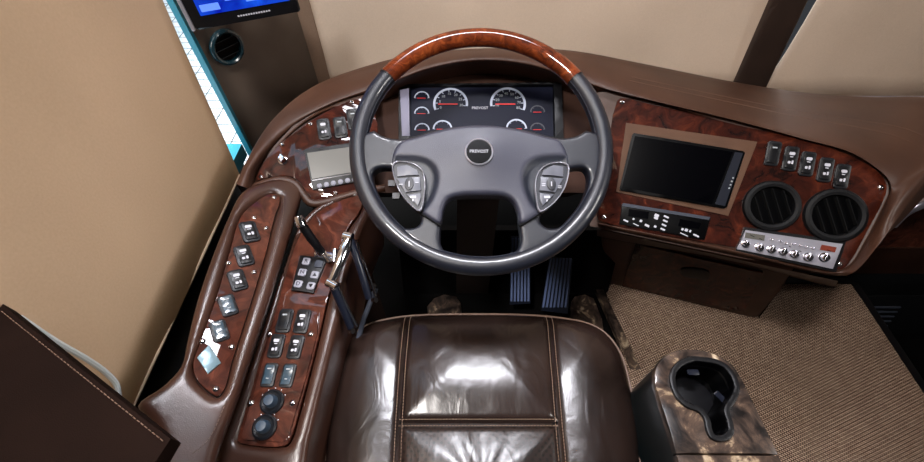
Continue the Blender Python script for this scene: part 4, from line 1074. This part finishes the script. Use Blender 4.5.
# ================================================================== CUP CONSOLE
zt = -.655
FT = Fr(PZ(660, 370, zt), PZ(740, 370, zt), PZ(700, 450, zt), xdir=RT)
cc = empty('cup_console', FT.hit(715, 430)-Vector((0, 0, 1.27+zt)), 'marble-patterned console pedestal with cup holder right of the seat', 'console')
to = [(655, 384), (655, 371), (661, 359), (672, 352), (687, 349), (703, 350), (720, 356), (734, 366), (743, 380)]
bot = [(779, 454), (677, 453)]
key = [(703, 357.5), (690, 357), (677, 362), (670, 371), (669, 383), (675, 398), (686, 408), (698, 413), (703, 420), (705, 430), (709, 438), (717, 442), (727, 441), (733, 434), (732, 423), (729, 412), (735, 402), (739, 391), (736, 378), (727, 366), (716, 360)]
keyL = FT.poly(sm(key, 4)); kc = np.mean(keyL, 0)
def scale(L, s_, c=None):
    c = np.mean(L, 0) if c is None else c; return [tuple(c+(np.array(p)-c)*s_) for p in L]
def inset(L, d):
    A_ = resample(L, .004); t = np.roll(A_, -1, 0)-np.roll(A_, 1, 0); t /= np.maximum(np.hypot(*t.T), 1e-9)[:, None]
    n_ = np.c_[-t[:, 1], t[:, 0]]
    area = .5*np.sum(A_[:, 0]*np.roll(A_[:, 1], -1)-np.roll(A_[:, 0], -1)*A_[:, 1])
    if area < 0: n_ = -n_
    C = A_+n_*d; dd = dist(C, [A_]); return [tuple(c) for c, q in zip(C, dd) if q > d*.9]
tl_ = FT.poly(sm(to+bot, 1)); tl_ = [tuple(p) for p in cat_rom(FT.poly(to), n=4)]+FT.poly(bot)
hole = inset(keyL, .004)
plate('lid', FT, [tl_, hole], 'marble', cc, thick=.014, er=.003, res=.02, base=-.014)
b0 = FT.poly([(677, 454.5), (779, 455.5)]); rl = [b0[0], b0[1], (b0[1][0]+.02, b0[1][1]-.22), (b0[0][0]+.0, b0[0][1]-.22)]
plate('rear_lid', FT, [rl], 'marble', cc, thick=.014, er=.002, res=.02, base=-.014)
sd = scale([tuple(p) for p in cat_rom(FT.poly(to), n=4)]+[rl[2], rl[3]], .96)
V = [FT.W(p[0], p[1], -.014) for p in sd]; n = len(V); V += [Vector((p.x, p.y, 0.0)) for p in V[:n]]
mk('pedestal', V, [(i, (i+1) % n, (i+1) % n+n, i+n) for i in range(n)], 'cupside', cc, ang=40)
ch = plate('cup_holder', FT, [keyL, inset(keyL, .009)], 'black', cc, thick=.005, er=.0025, res=.01, base=0)
w0 = inset(keyL, .0092); w1 = scale(w0, .93)
levels = [(w0, .002), (w0, -.012), (scale(w0, .96), -.014), (w1, -.055)]
V = []; 
for L_, h in levels: V += [FT.W(p[0], p[1], h) for p in L_]
n = len(w0); F = [(i*n+j, i*n+(j+1) % n, (i+1)*n+(j+1) % n, (i+1)*n+j) for i in range(3) for j in range(n)]; F.append(tuple(3*n+j for j in range(n)))
mk('well', V, F, 'gloss', ch)
bc = FT.uv(702, 386)
V, F = lathe(FT, bc[0]+.004, bc[1]-.004, [(.034, -.054), (.034, -.050), (.031, -.049), (.0001, -.049)], 30); mk('well_floor', V, F, 'black', ch)
for (px, py, a_) in ((697, 369, 0), (725, 394, -1.0)):
    u, v = FT.uv(px, py); plate('rubber_pad', FT, [rrect(u, v, .018, .009, .002, a_)], 'navy', ch, thick=.003, er=.001, res=.02, base=-.016)
# ================================================================== LEFT PADDED CABINET
zc = -.44
FA = Fr(PZ(0, 305, zc), PZ(168, 440, zc), PZ(60, 440, zc), xdir=RT)
e0 = FA.uv(169, 438); e1_ = FA.uv(0, 302)
e1_ = (e1_[0]-.0, e1_[1]); dv = (e1_[0]-e0[0], e1_[1]-e0[1])
e2_ = FA.uv(150, 470)
ex = (e0[0]+dv[0]*.995, e0[1]+dv[1]*.995)
arm = empty('side_cabinet', Vector((-.42, -.05, 0)), 'dark brown stitched leather side cabinet corner at lower left', 'cabinet')
lp_ = [e0, e2_, (e2_[0]-.005, e2_[1]-.45), (ex[0], e2_[1]-.45), ex]
plate('padded_top', FA, [lp_], 'darklea', arm, thick=.022, er=.003, res=.03, base=-.022)
cxm = np.mean(lp_, 0); low = scale(lp_, .55, (ex[0]+.01, e2_[1]-.42))
V = [FA.W(p[0], p[1], -.022) for p in low]; V += [Vector((p.x, p.y, 0.0)) for p in V[:5]]
mk('body', V, [(i, (i+1) % 5, (i+1) % 5+5, i+5) for i in range(5)], 'darklea', arm, smooth=False)
P = [FA.hit(168-5, 440+1, .0005), FA.hit(0, 310, .0005)]
stitch(P, r=.0005, dashlen=.004).out('stitching', 'dashthread', arm)
# pale window sill glimpsed beyond the shade hem
V, F = tube(cat_rom([tuple(PX(*p, -.53)) for p in ((20, 318), (55, 341), (85, 358), (104, 371), (116, 384), (119, 396))], n=6), .004, 8)
tag(mk('window_rail', V, F, 'pale'), 'pale curved rail between the side shade and dark leather cabinet', 'rail')
# ================================================================== LIGHT
def area(name, loc, tgt, sx, sy, power, color=(1, 1, 1), spread=None):
    l = bpy.data.lights.new(name, 'AREA'); l.shape = 'RECTANGLE'; l.size = sx; l.size_y = sy; l.energy = power; l.color = color
    if spread: l.spread = spread
    o = bpy.data.objects.new(name, l); COL.objects.link(o); o.location = loc
    d = Vector(tgt)-Vector(loc); o.rotation_euler = d.to_track_quat('-Z', 'Y').to_euler(); return o
area('ceiling_light', (-.42, -.05, 2.3), (.35, .5, .4), .2, .2, 30, (1, .96, .93))
area('front_ceiling_light', (.03, .88, 2.3), (.03, .2, .5), .5, .24, 4.5, (.93, .93, 1), math.radians(60))
area('side_window_light', (-.50, .62, 1.30), (.0, .5, .75), .14, .3, .35, (.4, .72, 1))
area('right_fill_light', (1.9, -.2, 2.0), (-.5, .3, .8), .5, .4, 6.5, (1, .96, .92), math.radians(100))  # added fill lamp, lifts the side shade from the right
area('windscreen_daylight', (.6, 3.2, 1.6), (.6, 1.1, 1.2), 3, 1.6, 215, (1, .965, .95))
area('side_daylight', (-2.6, .3, 1.9), (-.6, .2, 1.0), 1.6, 1.2, 85, (1, .93, .84))
area('outdoor_light', (-2.5, 1, 3.5), (-2.5, 1, -1), 3, 3, 700, (.9, .97, 1))
w = bpy.data.worlds.new('World'); S.world = w; w.use_nodes = True
w.node_tree.nodes['Background'].inputs[0].default_value = (.75, .8, .9, 1); w.node_tree.nodes['Background'].inputs[1].default_value = .05
# ================================================================== CAMERA
cam = bpy.data.cameras.new('camera'); co = bpy.data.objects.new('camera', cam); COL.objects.link(co)
co.location = EYE; co.rotation_euler = (math.radians(90-52), 0, 0)
cam.sensor_width = 36; cam.lens = FOC/924*36; cam.clip_start = .02
S.camera = co
S.view_settings.view_transform = 'Standard'
